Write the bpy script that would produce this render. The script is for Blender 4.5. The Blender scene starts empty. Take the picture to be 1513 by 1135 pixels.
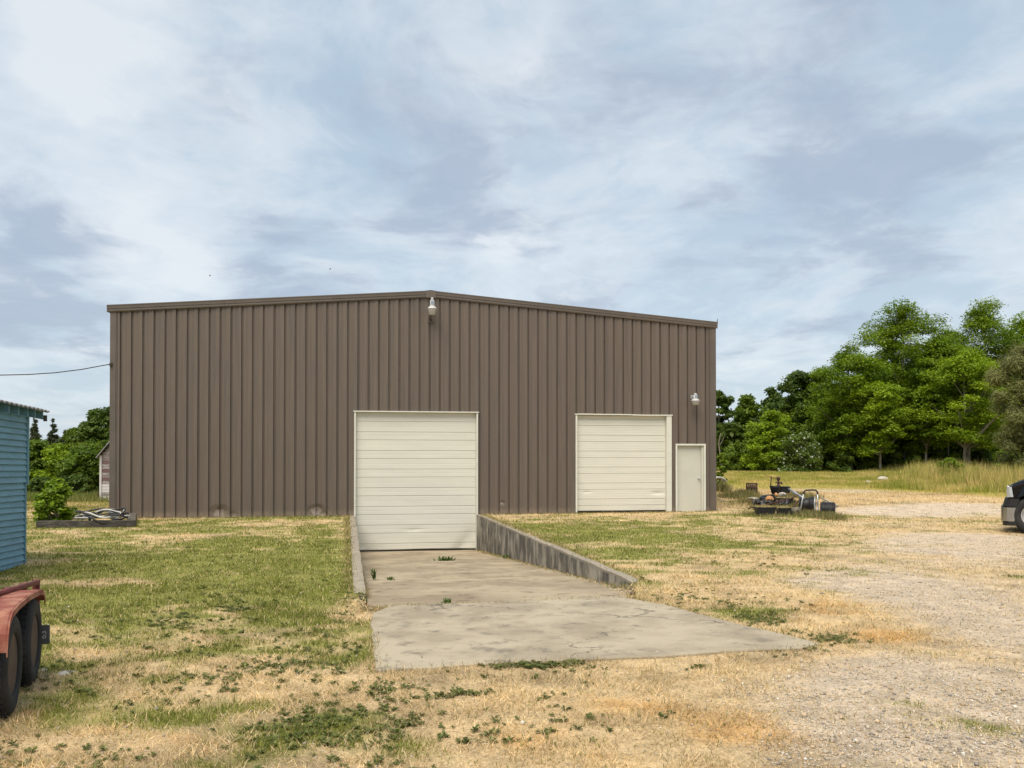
import bpy, math, random
import numpy as np
from mathutils import Vector, Matrix

random.seed(7)
rng = np.random.default_rng(11)
sc = bpy.context.scene
COL = sc.collection
PI = math.pi
R = math.radians

# ------------------------------------------------------------------ camera
FPX, CX, HOR, EYE = 1350.0, 756.5, 678.0, 1.70      # focal length and horizon measured on the 1513 x 1135 photograph
cd = bpy.data.cameras.new('camera')
cam = bpy.data.objects.new('camera', cd)
COL.objects.link(cam)
cam.location = (0, 0, EYE)
PITCH = R(0.7)
cam.rotation_euler = (R(90) + PITCH, 0, 0)
cd.sensor_width = 36.0
cd.lens = FPX / 1513.0 * 36.0
cd.shift_y = (HOR - 567.5 - FPX * math.tan(PITCH)) / 1513.0
cd.clip_end = 3000
sc.camera = cam

# ------------------------------------------------------------------ sky, sun, exposure
sc.view_settings.view_transform = 'Standard'
sc.view_settings.look = 'None'
sc.view_settings.gamma = 1
sc.view_settings.use_curve_mapping = False
EXPO = 1.66
sc.view_settings.exposure = EXPO
SUN_EL, SUN_AZ = R(60), R(198)                      # azimuth clockwise from +Y: behind the camera, to its left
sd = bpy.data.lights.new('sun', 'SUN')
sd.energy = 1.5
sd.angle = R(45)
sd.color = (1.0, 0.91, 0.77)
sun = bpy.data.objects.new('sun', sd)
COL.objects.link(sun)
sdir = Vector((math.cos(SUN_EL) * math.sin(SUN_AZ), math.cos(SUN_EL) * math.cos(SUN_AZ), math.sin(SUN_EL)))
sun.rotation_euler = sdir.to_track_quat('Z', 'Y').to_euler()
sun.location = sdir * 60

w = bpy.data.worlds.new('World')
sc.world = w
w.use_nodes = True
nt = w.node_tree
nt.nodes.clear()


class NG:
    """small helper around a node tree"""
    def __init__(s, tree): s.t = tree

    def n(s, kind, **kw):
        nd = s.t.nodes.new(kind)
        for k, v in kw.items(): setattr(nd, k, v)
        return nd

    def put(s, sock, v):
        if isinstance(v, bpy.types.NodeSocket): s.t.links.new(v, sock)
        elif v is not None:
            if hasattr(sock.default_value, '__len__') and len(sock.default_value) == 4 and len(v) == 3: v = (*v, 1)
            sock.default_value = v

    def math(s, op, a, b=None, c=None, clamp=False):
        nd = s.n('ShaderNodeMath', operation=op, use_clamp=clamp)
        s.put(nd.inputs[0], a); s.put(nd.inputs[1], b)
        if c is not None: s.put(nd.inputs[2], c)
        return nd.outputs[0]

    def vmath(s, op, a, b=None):
        nd = s.n('ShaderNodeVectorMath', operation=op)
        s.put(nd.inputs[0], a); s.put(nd.inputs[1], b)
        return nd.outputs['Value'] if op in ('DOT_PRODUCT', 'LENGTH', 'DISTANCE') else nd.outputs[0]

    def noise(s, vec, scale, detail=4, rough=.55, dist=0, color=False):
        nd = s.n('ShaderNodeTexNoise')
        s.put(nd.inputs['Vector'], vec)
        nd.inputs['Scale'].default_value = scale
        nd.inputs['Detail'].default_value = detail
        nd.inputs['Roughness'].default_value = rough
        nd.inputs['Distortion'].default_value = dist
        return nd.outputs[1 if color else 0]

    def ramp(s, f, lo, hi, a=0.0, b=1.0, smooth=True):
        nd = s.n('ShaderNodeMapRange', interpolation_type='SMOOTHSTEP' if smooth else 'LINEAR')
        s.put(nd.inputs[0], f)
        for i, v in enumerate((lo, hi, a, b)): nd.inputs[i + 1].default_value = v
        return nd.outputs[0]

    def mix(s, f, a, b, kind='MIX'):
        nd = s.n('ShaderNodeMix', data_type='RGBA', blend_type=kind)
        s.put(nd.inputs[0], f); s.put(nd.inputs[6], a); s.put(nd.inputs[7], b)
        return nd.outputs[2]

    def mapping(s, vec, scale=(1, 1, 1), loc=(0, 0, 0), rot=(0, 0, 0)):
        nd = s.n('ShaderNodeMapping')
        s.put(nd.inputs[0], vec)
        nd.inputs['Scale'].default_value = scale
        nd.inputs['Location'].default_value = loc
        nd.inputs['Rotation'].default_value = rot
        return nd.outputs[0]


def build_sky():
    g = NG(nt)
    STR = 0.1
    k = 1 / (STR * 2 ** EXPO)
    tc = g.n('ShaderNodeTexCoord')
    d = tc.outputs['Generated']
    sky = g.n('ShaderNodeTexSky', sky_type='NISHITA', sun_disc=False)
    sky.sun_elevation = SUN_EL
    sky.sun_rotation = SUN_AZ
    sky.air_density = 1.0; sky.dust_density = 1.5; sky.ozone_density = 1.0
    sep = g.n('ShaderNodeSeparateXYZ'); g.put(sep.inputs[0], d)
    z = g.math('ADD', g.math('MAXIMUM', sep.outputs[2], 0.0), 0.16)
    cmb = g.n('ShaderNodeCombineXYZ')
    g.put(cmb.inputs[0], g.math('DIVIDE', sep.outputs[0], z))
    g.put(cmb.inputs[1], g.math('DIVIDE', sep.outputs[1], z))
    p = cmb.outputs[0]
    warp = g.vmath('SUBTRACT', g.noise(p, 1.1, 3, .5, color=True), (.5, .5, .5))
    sc_ = g.n('ShaderNodeVectorMath', operation='SCALE'); g.put(sc_.inputs[0], warp); sc_.inputs['Scale'].default_value = .55
    pw = g.vmath('ADD', p, sc_.outputs[0])
    pm = g.mapping(pw, (1.0, .72, 1), (3.1, 1.7, 0), (0, 0, R(-24)))
    n1 = g.noise(pm, 1.9, 8, .58)                                    # white billows
    n2 = g.noise(g.mapping(pw, (.8, .95, 1), (9.4, 4.2, 0), (0, 0, R(18))), 2.0, 7, .58)   # grey lavender undersides
    n3 = g.noise(g.mapping(pw, (1, .7, 1), (1.4, 8.2, 0), (0, 0, R(-35))), 4.2, 7, .62)

    def blob(px, py, rad):                                            # a cloud bank lying in a known direction of the sky
        v = Vector(((px - CX) / FPX, 1.0, (HOR - py) / FPX)).normalized()
        return g.ramp(g.vmath('DISTANCE', d, tuple(v)), 0.0, rad, 1.0, 0.0)
    def bank(lst):
        t = None
        for px, py, rad, wgt in lst:
            q = g.math('MULTIPLY', blob(px, py, rad), wgt)
            t = q if t is None else g.math('ADD', t, q)
        return t
    wl = bank([(170, 60, .15, .13), (40, 160, .13, .12), (380, 240, .11, .10), (800, 230, .16, .11), (1010, 130, .13, .14), (1150, 75, .10, .14), (480, 100, .13, .07), (250, 400, .12, .16), (1420, 200, .28, -.10), (640, 370, .10, -.05), (560, 400, .10, .08)])
    gl = bank([(50, 380, .13, .17), (390, 365, .10, .17), (1290, 310, .14, .13), (1250, 150, .18, .06), (700, 340, .12, .08), (300, 180, .10, .05), (980, 60, .12, .06)])
    fine = g.math('MULTIPLY', g.math('SUBTRACT', n3, .5), .58)
    body = g.math('ADD', g.math('ADD', n1, wl), fine)
    white = g.ramp(body, .34, .62)
    bright = g.ramp(body, .57, .76)
    grey = g.ramp(g.math('ADD', g.math('ADD', n2, gl), g.math('MULTIPLY', fine, .8)), .50, .70)
    blue = g.mix(g.ramp(sep.outputs[2], 0.0, .42), (.53, .635, .725), (.46, .575, .685))
    c = g.mix(white, blue, (.68, .75, .81))
    c = g.mix(g.math('MULTIPLY', grey, .82), c, (.395, .465, .575))
    c = g.mix(g.math('MULTIPLY', bright, .9), c, (.80, .84, .87))
    low = g.ramp(sep.outputs[2], .0, .12, 1.0, 0.0)
    c = g.mix(g.math('MULTIPLY', low, .25), c, (.62, .705, .78))
    scl = g.n('ShaderNodeVectorMath', operation='SCALE'); g.put(scl.inputs[0], c); scl.inputs['Scale'].default_value = k
    c = g.mix(.93, sky.outputs[0], scl.outputs[0])
    bg = g.n('ShaderNodeBackground'); g.put(bg.inputs[0], c); bg.inputs[1].default_value = STR
    out = g.n('ShaderNodeOutputWorld'); g.put(out.inputs[0], bg.outputs[0])


build_sky()

# ------------------------------------------------------------------ helpers


def at(px, py, Y):
    """point at depth Y seen at a pixel of the photograph"""
    return Vector(((px - CX) / FPX * Y, Y, EYE + (HOR - py) / FPX * Y))


def gz0(px, py, z=0.0):
    Y = (EYE - z) * FPX / (py - HOR)
    return Vector(((px - CX) / FPX * Y, Y, z))


def tag(o, label=None, cat=None, group=None, kind=None):
    if label: o['label'] = label
    if cat: o['category'] = cat
    if group: o['group'] = group
    if kind: o['kind'] = kind
    return o


def empty(name, loc, rz=0.0, label=None, cat=None, group=None):
    o = bpy.data.objects.new(name, None)
    o.empty_display_size = .2
    COL.objects.link(o)
    o.location = loc
    o.rotation_euler = (0, 0, rz)
    return tag(o, label, cat, group)


def link(name, me, parent=None, loc=(0, 0, 0), rot=(0, 0, 0)):
    o = bpy.data.objects.new(name, me)
    COL.objects.link(o)
    o.location = loc
    o.rotation_euler = rot
    if parent: o.parent = parent
    return o


def npmesh(name, V, F, mat, parent=None, tint=None, smooth=False, loc=(0, 0, 0)):
    """V (n,3), F (m,k) uniform polygons, tint (m,4) colour per face"""
    V = np.asarray(V, dtype=np.float32); F = np.asarray(F, dtype=np.int32)
    m, k = F.shape
    me = bpy.data.meshes.new(name)
    me.vertices.add(len(V)); me.vertices.foreach_set('co', V.ravel())
    me.loops.add(m * k); me.loops.foreach_set('vertex_index', F.ravel())
    me.polygons.add(m); me.polygons.foreach_set('loop_start', np.arange(0, m * k, k, dtype=np.int32))
    if smooth: me.polygons.foreach_set('use_smooth', np.ones(m, dtype=bool))
    me.update(calc_edges=True)
    if tint is not None:
        dom = 'POINT' if len(tint) == len(V) and len(V) != m else 'FACE'
        a = me.attributes.new('tint', 'FLOAT_COLOR', dom)
        a.data.foreach_set('color', np.asarray(tint, dtype=np.float32).ravel())
    me.materials.append(mat)
    return link(name, me, parent, loc)


class MB:
    def __init__(s): s.v = []; s.f = []; s.sm = []

    def add(s, vs, fs, smooth=False):
        b = len(s.v)
        s.v += [tuple(x) for x in vs]
        s.f += [tuple(b + i for i in f) for f in fs]
        s.sm += [smooth] * len(fs)
        return s

    def box(s, c, size, rot=None):
        h = [x / 2 for x in size]
        vs = [Vector((sx * h[0], sy * h[1], sz * h[2])) for sz in (-1, 1) for sy in (-1, 1) for sx in (-1, 1)]
        if rot is not None: vs = [rot @ v for v in vs]
        c = Vector(c)
        return s.add([v + c for v in vs], [(0, 2, 3, 1), (4, 5, 7, 6), (0, 1, 5, 4), (2, 6, 7, 3), (0, 4, 6, 2), (1, 3, 7, 5)])

    def hexa(s, p):
        """p: eight corners, bottom loop then top loop"""
        return s.add(p, [(3, 2, 1, 0), (4, 5, 6, 7), (0, 1, 5, 4), (1, 2, 6, 5), (2, 3, 7, 6), (3, 0, 4, 7)])

    def tube(s, pts, rad, n=8, closed=False, caps=True):
        pts = [Vector(p) for p in pts]
        if not hasattr(rad, '__len__'): rad = [rad] * len(pts)
        m = len(pts); vs = []
        up = None
        for i in range(m):
            a = pts[i - 1] if (i > 0 or closed) else pts[i]
            b = pts[(i + 1) % m] if (i < m - 1 or closed) else pts[i]
            t = (b - a).normalized()
            if up is None:
                up = t.orthogonal().normalized()
            else:
                up = (up - t * up.dot(t))
                up = up.normalized() if up.length > 1e-6 else t.orthogonal().normalized()
            q = t.cross(up)
            for k in range(n):
                an = 2 * PI * k / n
                vs.append(pts[i] + (up * math.cos(an) + q * math.sin(an)) * rad[i])
        fs = []
        for i in range(m if closed else m - 1):
            j = (i + 1) % m
            for k in range(n):
                k2 = (k + 1) % n
                fs.append((i * n + k, i * n + k2, j * n + k2, j * n + k))
        s.add(vs, fs, True)
        if caps and not closed:
            b = len(s.v) - m * n
            s.f.append(tuple(b + k for k in range(n - 1, -1, -1))); s.sm.append(False)
            s.f.append(tuple(b + (m - 1) * n + k for k in range(n))); s.sm.append(False)
        return s

    def lathe(s, prof, n=20, c=(0, 0, 0), rot=None, smooth=True):
        """prof: (radius, height) pairs around z"""
        vs = []; c = Vector(c)
        for r, z in prof:
            for k in range(n):
                a = 2 * PI * k / n
                v = Vector((r * math.cos(a), r * math.sin(a), z))
                if rot is not None: v = rot @ v
                vs.append(v + c)
        fs = []
        for i in range(len(prof) - 1):
            for k in range(n):
                k2 = (k + 1) % n
                fs.append((i * n + k, i * n + k2, (i + 1) * n + k2, (i + 1) * n + k))
        b = len(s.v)
        s.add(vs, fs, smooth)
        for i, flip in ((0, True), (len(prof) - 1, False)):
            if prof[i][0] > 1e-4:
                lp = [b + i * n + k for k in range(n)]
                s.f.append(tuple(reversed(lp)) if flip else tuple(lp)); s.sm.append(False)
        return s

    def prism(s, poly, y0, y1, f=None):
        """poly in (x,z) counter-clockwise, extruded along y; f maps a vector"""
        n = len(poly)
        vs = [Vector((x, y0, z)) for x, z in poly] + [Vector((x, y1, z)) for x, z in poly]
        if f: vs = [f(v) for v in vs]
        fs = [tuple(range(n)), tuple(range(2 * n - 1, n - 1, -1))]
        fs += [(i, i + n, (i + 1) % n + n, (i + 1) % n) for i in range(n)]
        return s.add(vs, fs)

    def mesh(s, name, mat):
        me = bpy.data.meshes.new(name)
        me.from_pydata(s.v, [], s.f)
        me.polygons.foreach_set('use_smooth', s.sm)
        me.materials.append(mat)
        me.update()
        return me

    def build(s, name, mat, parent=None, loc=(0, 0, 0), rot=(0, 0, 0), bevel=0.0):
        o = link(name, s.mesh(name, mat), parent, loc, rot)
        if bevel:
            m = o.modifiers.new('bevel', 'BEVEL'); m.width = bevel; m.segments = 2; m.limit_method = 'ANGLE'; m.angle_limit = R(35)
        return o


def copy_tree(o, parent=None):
    c = o.copy(); COL.objects.link(c)
    if parent: c.parent = parent
    for ch in list(o.children): copy_tree(ch, c)
    return c


# value noise in the ground plane
def vnoise(x, y, scale, seed=0):
    x = np.asarray(x) / scale + 71.3 * seed; y = np.asarray(y) / scale + 37.7 * seed
    xi = np.floor(x).astype(np.int64); yi = np.floor(y).astype(np.int64)
    fx = x - xi; fy = y - yi
    fx = fx * fx * (3 - 2 * fx); fy = fy * fy * (3 - 2 * fy)

    def h(a, b):
        n = (a * 374761393 + b * 668265263 + seed * 982451653) & 0xffffffff
        n = ((n ^ (n >> 13)) * 1274126177) & 0xffffffff
        return ((n ^ (n >> 16)) & 0xffff) / 65535.0
    return (h(xi, yi) * (1 - fx) + h(xi + 1, yi) * fx) * (1 - fy) + (h(xi, yi + 1) * (1 - fx) + h(xi + 1, yi + 1) * fx) * fy


def fbm(x, y, scale, seed=0, oct=4, gain=.5):
    t = 0; a = 1; s = 0
    for i in range(oct):
        t = t + a * vnoise(x, y, scale / 2 ** i, seed + i * 5); s += a; a *= gain
    return t / s


def sstep(a, b, x):
    t = np.clip((np.asarray(x, dtype=float) - a) / (b - a), 0, 1)
    return t * t * (3 - 2 * t)


# ------------------------------------------------------------------ materials
def pmat(name, col, rough=.7, var=.15, scale=6.0, stretch=(1, 1, 1), bump=.0, bscale=60.0, metal=0.0, col2=None, lo=.35, hi=.65,
         coord='Object', spec=.5, third=None, crack=0):
    m = bpy.data.materials.new(name); m.use_nodes = True
    t = m.node_tree; g = NG(t)
    b = t.nodes['Principled BSDF']
    tc = g.n('ShaderNodeTexCoord'); oi = g.n('ShaderNodeObjectInfo')
    off = g.n('ShaderNodeVectorMath', operation='SCALE'); off.inputs[0].default_value = (13.1, 7.7, 5.3); g.put(off.inputs['Scale'], oi.outputs['Random'])
    v = g.vmath('ADD', tc.outputs[coord], off.outputs[0])
    v = g.mapping(v, stretch)
    n = g.noise(v, scale, 6, .6)
    if col2 is None:
        c = g.mix(g.ramp(n, .25, .75, 0, 1), tuple(x * (1 - var) for x in col), tuple(min(1, x * (1 + var)) for x in col))
    else:
        c = g.mix(g.ramp(n, lo, hi), col, col2)
    if third:
        n3 = g.noise(v, scale * third[1], 5, .65)
        c = g.mix(g.ramp(n3, third[2], third[3]), c, third[0])
    if crack:
        wv = g.vmath('ADD', v, g.noise(v, 2.5, 5, .6, color=True))
        vo = g.n('ShaderNodeTexVoronoi', feature='DISTANCE_TO_EDGE'); g.put(vo.inputs['Vector'], wv); vo.inputs['Scale'].default_value = crack
        ck = g.math('MULTIPLY', g.ramp(vo.outputs['Distance'], .002, .008, 1, 0), g.ramp(g.noise(v, .9, 2, .5), .45, .6))
        c = g.mix(g.math('MULTIPLY', ck, .75), c, (.05, .042, .03))
        sp = g.ramp(g.noise(v, 28, 2, .5), .70, .76)
        c = g.mix(g.math('MULTIPLY', sp, .5), c, (.08, .068, .05))
    rr = g.math('ADD', g.math('MULTIPLY', g.math('SUBTRACT', oi.outputs['Random'], .5), var * .7), 1.0)
    c2 = g.n('ShaderNodeVectorMath', operation='SCALE'); g.put(c2.inputs[0], c); g.put(c2.inputs['Scale'], rr)
    g.put(b.inputs['Base Color'], c2.outputs[0])
    b.inputs['Roughness'].default_value = rough
    b.inputs['Metallic'].default_value = metal
    b.inputs['Specular IOR Level'].default_value = spec
    if bump:
        bn = g.n('ShaderNodeBump'); bn.inputs['Strength'].default_value = bump; bn.inputs['Distance'].default_value = .02
        g.put(bn.inputs['Height'], g.noise(v, bscale, 4, .6)); g.put(b.inputs['Normal'], bn.outputs[0])
    return m


def leafmat(name, trans=.3, mul=(1, 1, 1), rough=.55):
    m = bpy.data.materials.new(name); m.use_nodes = True
    t = m.node_tree; g = NG(t); t.nodes.clear()
    at_ = g.n('ShaderNodeAttribute', attribute_name='tint')
    c = g.mix(1.0, at_.outputs[0], mul, 'MULTIPLY')
    pb = g.n('ShaderNodeBsdfPrincipled'); g.put(pb.inputs['Base Color'], c)
    pb.inputs['Roughness'].default_value = rough; pb.inputs['Specular IOR Level'].default_value = .25
    tr = g.n('ShaderNodeBsdfTranslucent'); g.put(tr.inputs[0], g.mix(1.0, c, (1.15, 1.2, .6), 'MULTIPLY'))
    mx = g.n('ShaderNodeMixShader'); mx.inputs[0].default_value = trans
    g.put(mx.inputs[1], pb.outputs[0]); g.put(mx.inputs[2], tr.outputs[0])
    out = g.n('ShaderNodeOutputMaterial'); g.put(out.inputs[0], mx.outputs[0])
    return m


M = {}
M['panel'] = pmat('bronze_painted_steel', (.108, .084, .067), .5, .10, 3.0, (5, 5, .25), bump=.25, bscale=1.6, third=((.088, .071, .059), .35, .5, .75))
def add_scuffs(m, col):
    g = NG(m.node_tree); b = m.node_tree.nodes['Principled BSDF']
    src = b.inputs['Base Color'].links[0].from_socket
    a = g.n('ShaderNodeAttribute', attribute_name='scuff')
    g.put(b.inputs['Base Color'], g.mix(g.ramp(a.outputs['Fac'], .38, .62, 0, .85), src, col))


add_scuffs(M['panel'], (.27, .225, .20))


def add_splash(m, col):
    g = NG(m.node_tree); b = m.node_tree.nodes['Principled BSDF']
    src = b.inputs['Base Color'].links[0].from_socket
    tc = g.n('ShaderNodeTexCoord'); sp = g.n('ShaderNodeSeparateXYZ'); g.put(sp.inputs[0], tc.outputs['Object'])
    f = g.math('ADD', g.math('MULTIPLY', g.noise(tc.outputs['Object'], 5, 6, .65), 1.2), g.ramp(sp.outputs[2], 0, .55, .55, -.6, False))
    st = g.noise(g.mapping(tc.outputs['Object'], (9, 9, .22)), 2.0, 5, .6)
    c = g.mix(g.ramp(f, .62, 1.15, 0, .6), src, col)
    c = g.mix(g.ramp(st, .56, .78, 0, .35), c, (.165, .135, .112))
    g.put(b.inputs['Base Color'], c)


add_splash(M['panel'], (.21, .165, .115))
M['trim'] = pmat('bronze_trim', (.100, .081, .067), .5, .10, 2.0, (1, 1, 1))
M['roof'] = pmat('galvanised_roof', (.45, .45, .45), .45, .12, 2.0, metal=.3)
M['door'] = pmat('off_white_door_paint', (.585, .575, .505), .5, .04, 2.0, (.4, 1, 2), bump=.05, bscale=8, third=((.53, .515, .44), .8, .55, .85))
M['jamb'] = pmat('off_white_jamb_paint', (.58, .575, .51), .5, .06, 3.0, third=((.42, .37, .29), 2.5, .66, .8))
M['walkdoor'] = pmat('cream_steel_door', (.50, .49, .425), .5, .04, 2.0)
M['black'] = pmat('black_plastic', (.0075, .0075, .008), .55, .3, 8.0, bump=.1)
M['dark'] = pmat('dark_interior', (.01, .01, .01), .9)
M['lampmetal'] = pmat('light_grey_lamp_housing', (.43, .43, .43), .4, .05)
M['refractor'] = pmat('prismatic_refractor', (.33, .31, .285), .25, .08, 20, (4, 4, .3))
M['pcell'] = pmat('photocell_blue_grey', (.22, .28, .36), .5)
M['bracket'] = pmat('dark_bracket', (.06, .05, .045), .6)
M['conc'] = pmat('weathered_concrete', (.26, .216, .152), .9, .12, 1.4, (1, 1.0, 1), col2=(.37, .315, .228), lo=.34, hi=.62, bump=.6, bscale=45, third=((.165, .140, .105), 3.4, .52, .72), crack=.32)
M['ramp'] = pmat('ramp_concrete', (.235, .183, .118), .9, .12, 1.0, (1, .8, 1), col2=(.35, .285, .192), lo=.34, hi=.64, bump=.6, bscale=45, third=((.155, .118, .074), 3.4, .52, .72), crack=.4)
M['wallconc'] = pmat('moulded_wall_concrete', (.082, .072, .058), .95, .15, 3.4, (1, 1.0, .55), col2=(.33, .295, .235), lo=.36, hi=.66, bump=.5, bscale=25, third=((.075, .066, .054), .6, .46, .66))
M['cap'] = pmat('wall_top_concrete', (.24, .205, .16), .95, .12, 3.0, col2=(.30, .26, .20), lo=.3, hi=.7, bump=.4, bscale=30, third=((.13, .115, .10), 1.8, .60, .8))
M['blue'] = pmat('faded_blue_paint', (.155, .30, .385), .75, .12, 2.0, (1, 1, 4), bump=.15, bscale=20, third=((.22, .35, .42), 2.5, .5, .8))
M['blue2'] = pmat('blue_trim_paint', (.12, .25, .31), .75, .10, 4.0, bump=.1)
M['tin'] = pmat('weathered_tin_roof', (.25, .25, .25), .5, .15, 3.0, metal=.4)
M['oldwood'] = pmat('grey_brown_barn_board', (.19, .155, .15), .9, .2, 3.0, (1, 1, 3), col2=(.34, .31, .31), lo=.4, hi=.65, bump=.2)
M['oldwood_pale'] = pmat('bleached_barn_board', (.50, .48, .48), .9, .15, 3.0)
M['oldwood_red'] = pmat('reddish_barn_board', (.14, .085, .085), .9, .2, 3.0)
M['tie'] = pmat('creosoted_timber', (.045, .038, .032), .95, .3, 5.0, (1, 1, 4), col2=(.13, .115, .095), lo=.45, hi=.75, bump=.5, bscale=30)
M['tietop'] = pmat('weathered_timber', (.085, .074, .056), .95, .3, 5.0, (1, 4, 4), bump=.5, bscale=30)
M['hose'] = pmat('grey_white_hose', (.42, .41, .39), .5, .2, 9.0)
M['hosedark'] = pmat('black_hose', (.013, .013, .014), .5, .2, 9.0)
M['trailer'] = pmat('faded_red_paint', (.20, .050, .030), .75, .25, 7.0, col2=(.33, .15, .095), lo=.42, hi=.66, bump=.3, bscale=30, third=((.13, .05, .032), 4.0, .58, .70))
M['trailer_dark'] = pmat('dark_red_steel', (.15, .022, .022), .6, .25, 6.0, third=((.06, .015, .015), 3.0, .55, .7))
M['tyre'] = pmat('dusty_rubber', (.010, .010, .011), .85, .3, 6.0, col2=(.024, .023, .022), bump=.3, bscale=40)
M['rust'] = pmat('rusty_iron', (.085, .040, .026), .9, .3, 10.0, col2=(.045, .028, .022), bump=.4)
M['rim'] = pmat('brown_rusty_rim', (.075, .048, .034), .75, .25, 8.0)
M['plate'] = pmat('grey_plate', (.075, .078, .082), .5, .15, 8)
M['mark'] = pmat('plate_marks', (.42, .42, .42), .5)
M['truck'] = pmat('black_car_paint', (.0025, .0025, .004), .14, .05, spec=.4)
M['hood'] = pmat('black_hood_paint', (.006, .007, .010), .22, .05, spec=1.0)
M['glass'] = pmat('tinted_glass', (.01, .012, .014), .05, .0, spec=.8)
M['chrome'] = pmat('chrome', (.42, .42, .42), .22, .03, metal=1.0)
M['alloy'] = pmat('alloy_wheel', (.55, .55, .56), .3, .05, metal=.6)
M['lens'] = pmat('headlight_lens', (.40, .42, .44), .15, .05)
M['steel'] = pmat('galvanised_steel', (.42, .44, .46), .4, .12, metal=.5)
M['rock'] = pmat('pale_rock', (.40, .37, .32), .95, .2, 5.0, bump=.5, col2=(.52, .49, .44))
M['rock_orange'] = pmat('orange_sandstone', (.44, .215, .085), .95, .2, 5.0, bump=.5, col2=(.52, .27, .11))
M['darkrock'] = pmat('grey_flat_stone', (.30, .28, .23), .95, .2, 5.0, bump=.4)
M['log'] = pmat('dull_log', (.06, .048, .033), .9, .3, 9.0, bump=.4, col2=(.17, .145, .105))
M['white'] = pmat('white_enamel', (.62, .65, .68), .35, .08)
M['cable'] = pmat('black_cable', (.02, .02, .022), .6)
M['bark'] = pmat('grey_bark', (.155, .135, .105), .95, .25, 6.0, (1, 1, .4), bump=.6, bscale=12, col2=(.25, .22, .175))
M['barkdark'] = pmat('dark_bark', (.06, .05, .038), .95, .25, 6.0, (1, 1, .4), bump=.6, bscale=12)
M['leaf'] = leafmat('leaf', .38)
M['needle'] = leafmat('needle', .12)
M['grass'] = leafmat('grass_blade', .22, rough=.7)
M['pebble'] = leafmat('pebble', 0.0, rough=.9)


def ground_material():
    m = bpy.data.materials.new('ground_soil_and_thatch'); m.use_nodes = True
    t = m.node_tree; g = NG(t); b = t.nodes['Principled BSDF']
    tc = g.n('ShaderNodeTexCoord'); v = tc.outputs['Object']
    a = g.n('ShaderNodeAttribute', attribute_name='tint')
    n1 = g.noise(v, 3.2, 8, .62); n2 = g.noise(v, 34, 5, .7); n3 = g.noise(v, 130, 3, .7)
    k = g.math('ADD', g.math('MULTIPLY', g.math('SUBTRACT', n1, .5), 1.3), g.math('ADD', g.math('MULTIPLY', g.math('SUBTRACT', n2, .5), 1.6), g.math('MULTIPLY', g.math('SUBTRACT', n3, .5), 1.3)))
    k = g.math('MAXIMUM', g.math('ADD', k, .95), .3)
    s = g.n('ShaderNodeVectorMath', operation='SCALE'); g.put(s.inputs[0], a.outputs[0]); g.put(s.inputs['Scale'], k)
    c = g.mix(g.math('MULTIPLY', g.ramp(g.noise(v, 9, 5, .6), .5, .72), .35), s.outputs[0], (.20, .15, .085))
    g.put(b.inputs['Base Color'], c); b.inputs['Roughness'].default_value = .97; b.inputs['Specular IOR Level'].default_value = .15
    bn = g.n('ShaderNodeBump'); bn.inputs['Strength'].default_value = .8; bn.inputs['Distance'].default_value = .03
    g.put(bn.inputs['Height'], g.math('ADD', n2, g.math('MULTIPLY', n3, .5))); g.put(b.inputs['Normal'], bn.outputs[0])
    return m


M['ground'] = ground_material()

# ------------------------------------------------------------------ the place: building axes
D0, SLOPE = 28.0, 0.1805                    # the front wall lies on Y = D0 + SLOPE * X
TH = math.atan(SLOPE); CT, ST = math.cos(TH), math.sin(TH)


def wall_pt(px):
    k = (px - CX) / FPX
    X = D0 * k / (1 - SLOPE * k)
    return X, D0 + SLOPE * X


OX, OY = wall_pt(163.0)
BW = (wall_pt(1057.0)[0] - OX) / CT


def wu(px): return (wall_pt(px)[0] - OX) / CT


def wz(px, py): return EYE + (HOR - py) / FPX * wall_pt(px)[1]


def uv(X, Y):
    dx = np.asarray(X) - OX; dy = np.asarray(Y) - OY
    return dx * CT + dy * ST, dx * ST - dy * CT


def xy(u, v): return OX + u * CT + v * ST, OY + u * ST - v * CT


def uvp(px, py, z=0.0):
    p = gz0(px, py, z)
    a, b = uv(p.x, p.y)
    return float(a), float(b)


WT = .15                                     # retaining wall thickness
uL_in, vL_end = uvp(542, 872, .013)
uR_in, vR_end = uvp(928, 858, .013)
uL = .5 * (uL_in + wu(523.7)); uR = .5 * (uR_in + wu(706.4))     # inner faces
V_J1, V_END = 12.2, 17.0
Z_DOOR = -1.07


def ramp_z(v): return Z_DOOR + (-.01 - Z_DOOR) * np.clip(np.asarray(v) / V_END, -.1, 1)


def G(X, Y):
    """height of the ground"""
    X = np.asarray(X, float); Y = np.asarray(Y, float)
    right = sstep(-4, 7, X)
    z = right * (.30 * sstep(27.5, 37, Y) + .42 * sstep(37, 70, Y)) + .9 * sstep(75, 260, Y)
    z = z + .025 * (fbm(X, Y, 3.5, 3, 3) - .5) * sstep(0, 3, np.abs(uv(X, Y)[1]))
    z = z + .10 * np.exp(-((X - 9.4) ** 2 / 5 + (Y - 30.8) ** 2 / 3.5))
    return z


# ------------------------------------------------------------------ ground colours
def PT(px, py, rx, ry):
    p = gz0(px, py); s = FPX / p.y
    return p.x, p.y, rx / s, ry * EYE * FPX / (py - HOR) ** 2


def patches(X, Y, lst):
    t = 0
    for px, py, rx, ry, wgt in lst:
        x, y, a, b = PT(px, py, rx, ry)
        t = t + wgt * np.exp(-(((X - x) / a) ** 2 + ((Y - y) / b) ** 2))
    return t


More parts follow.
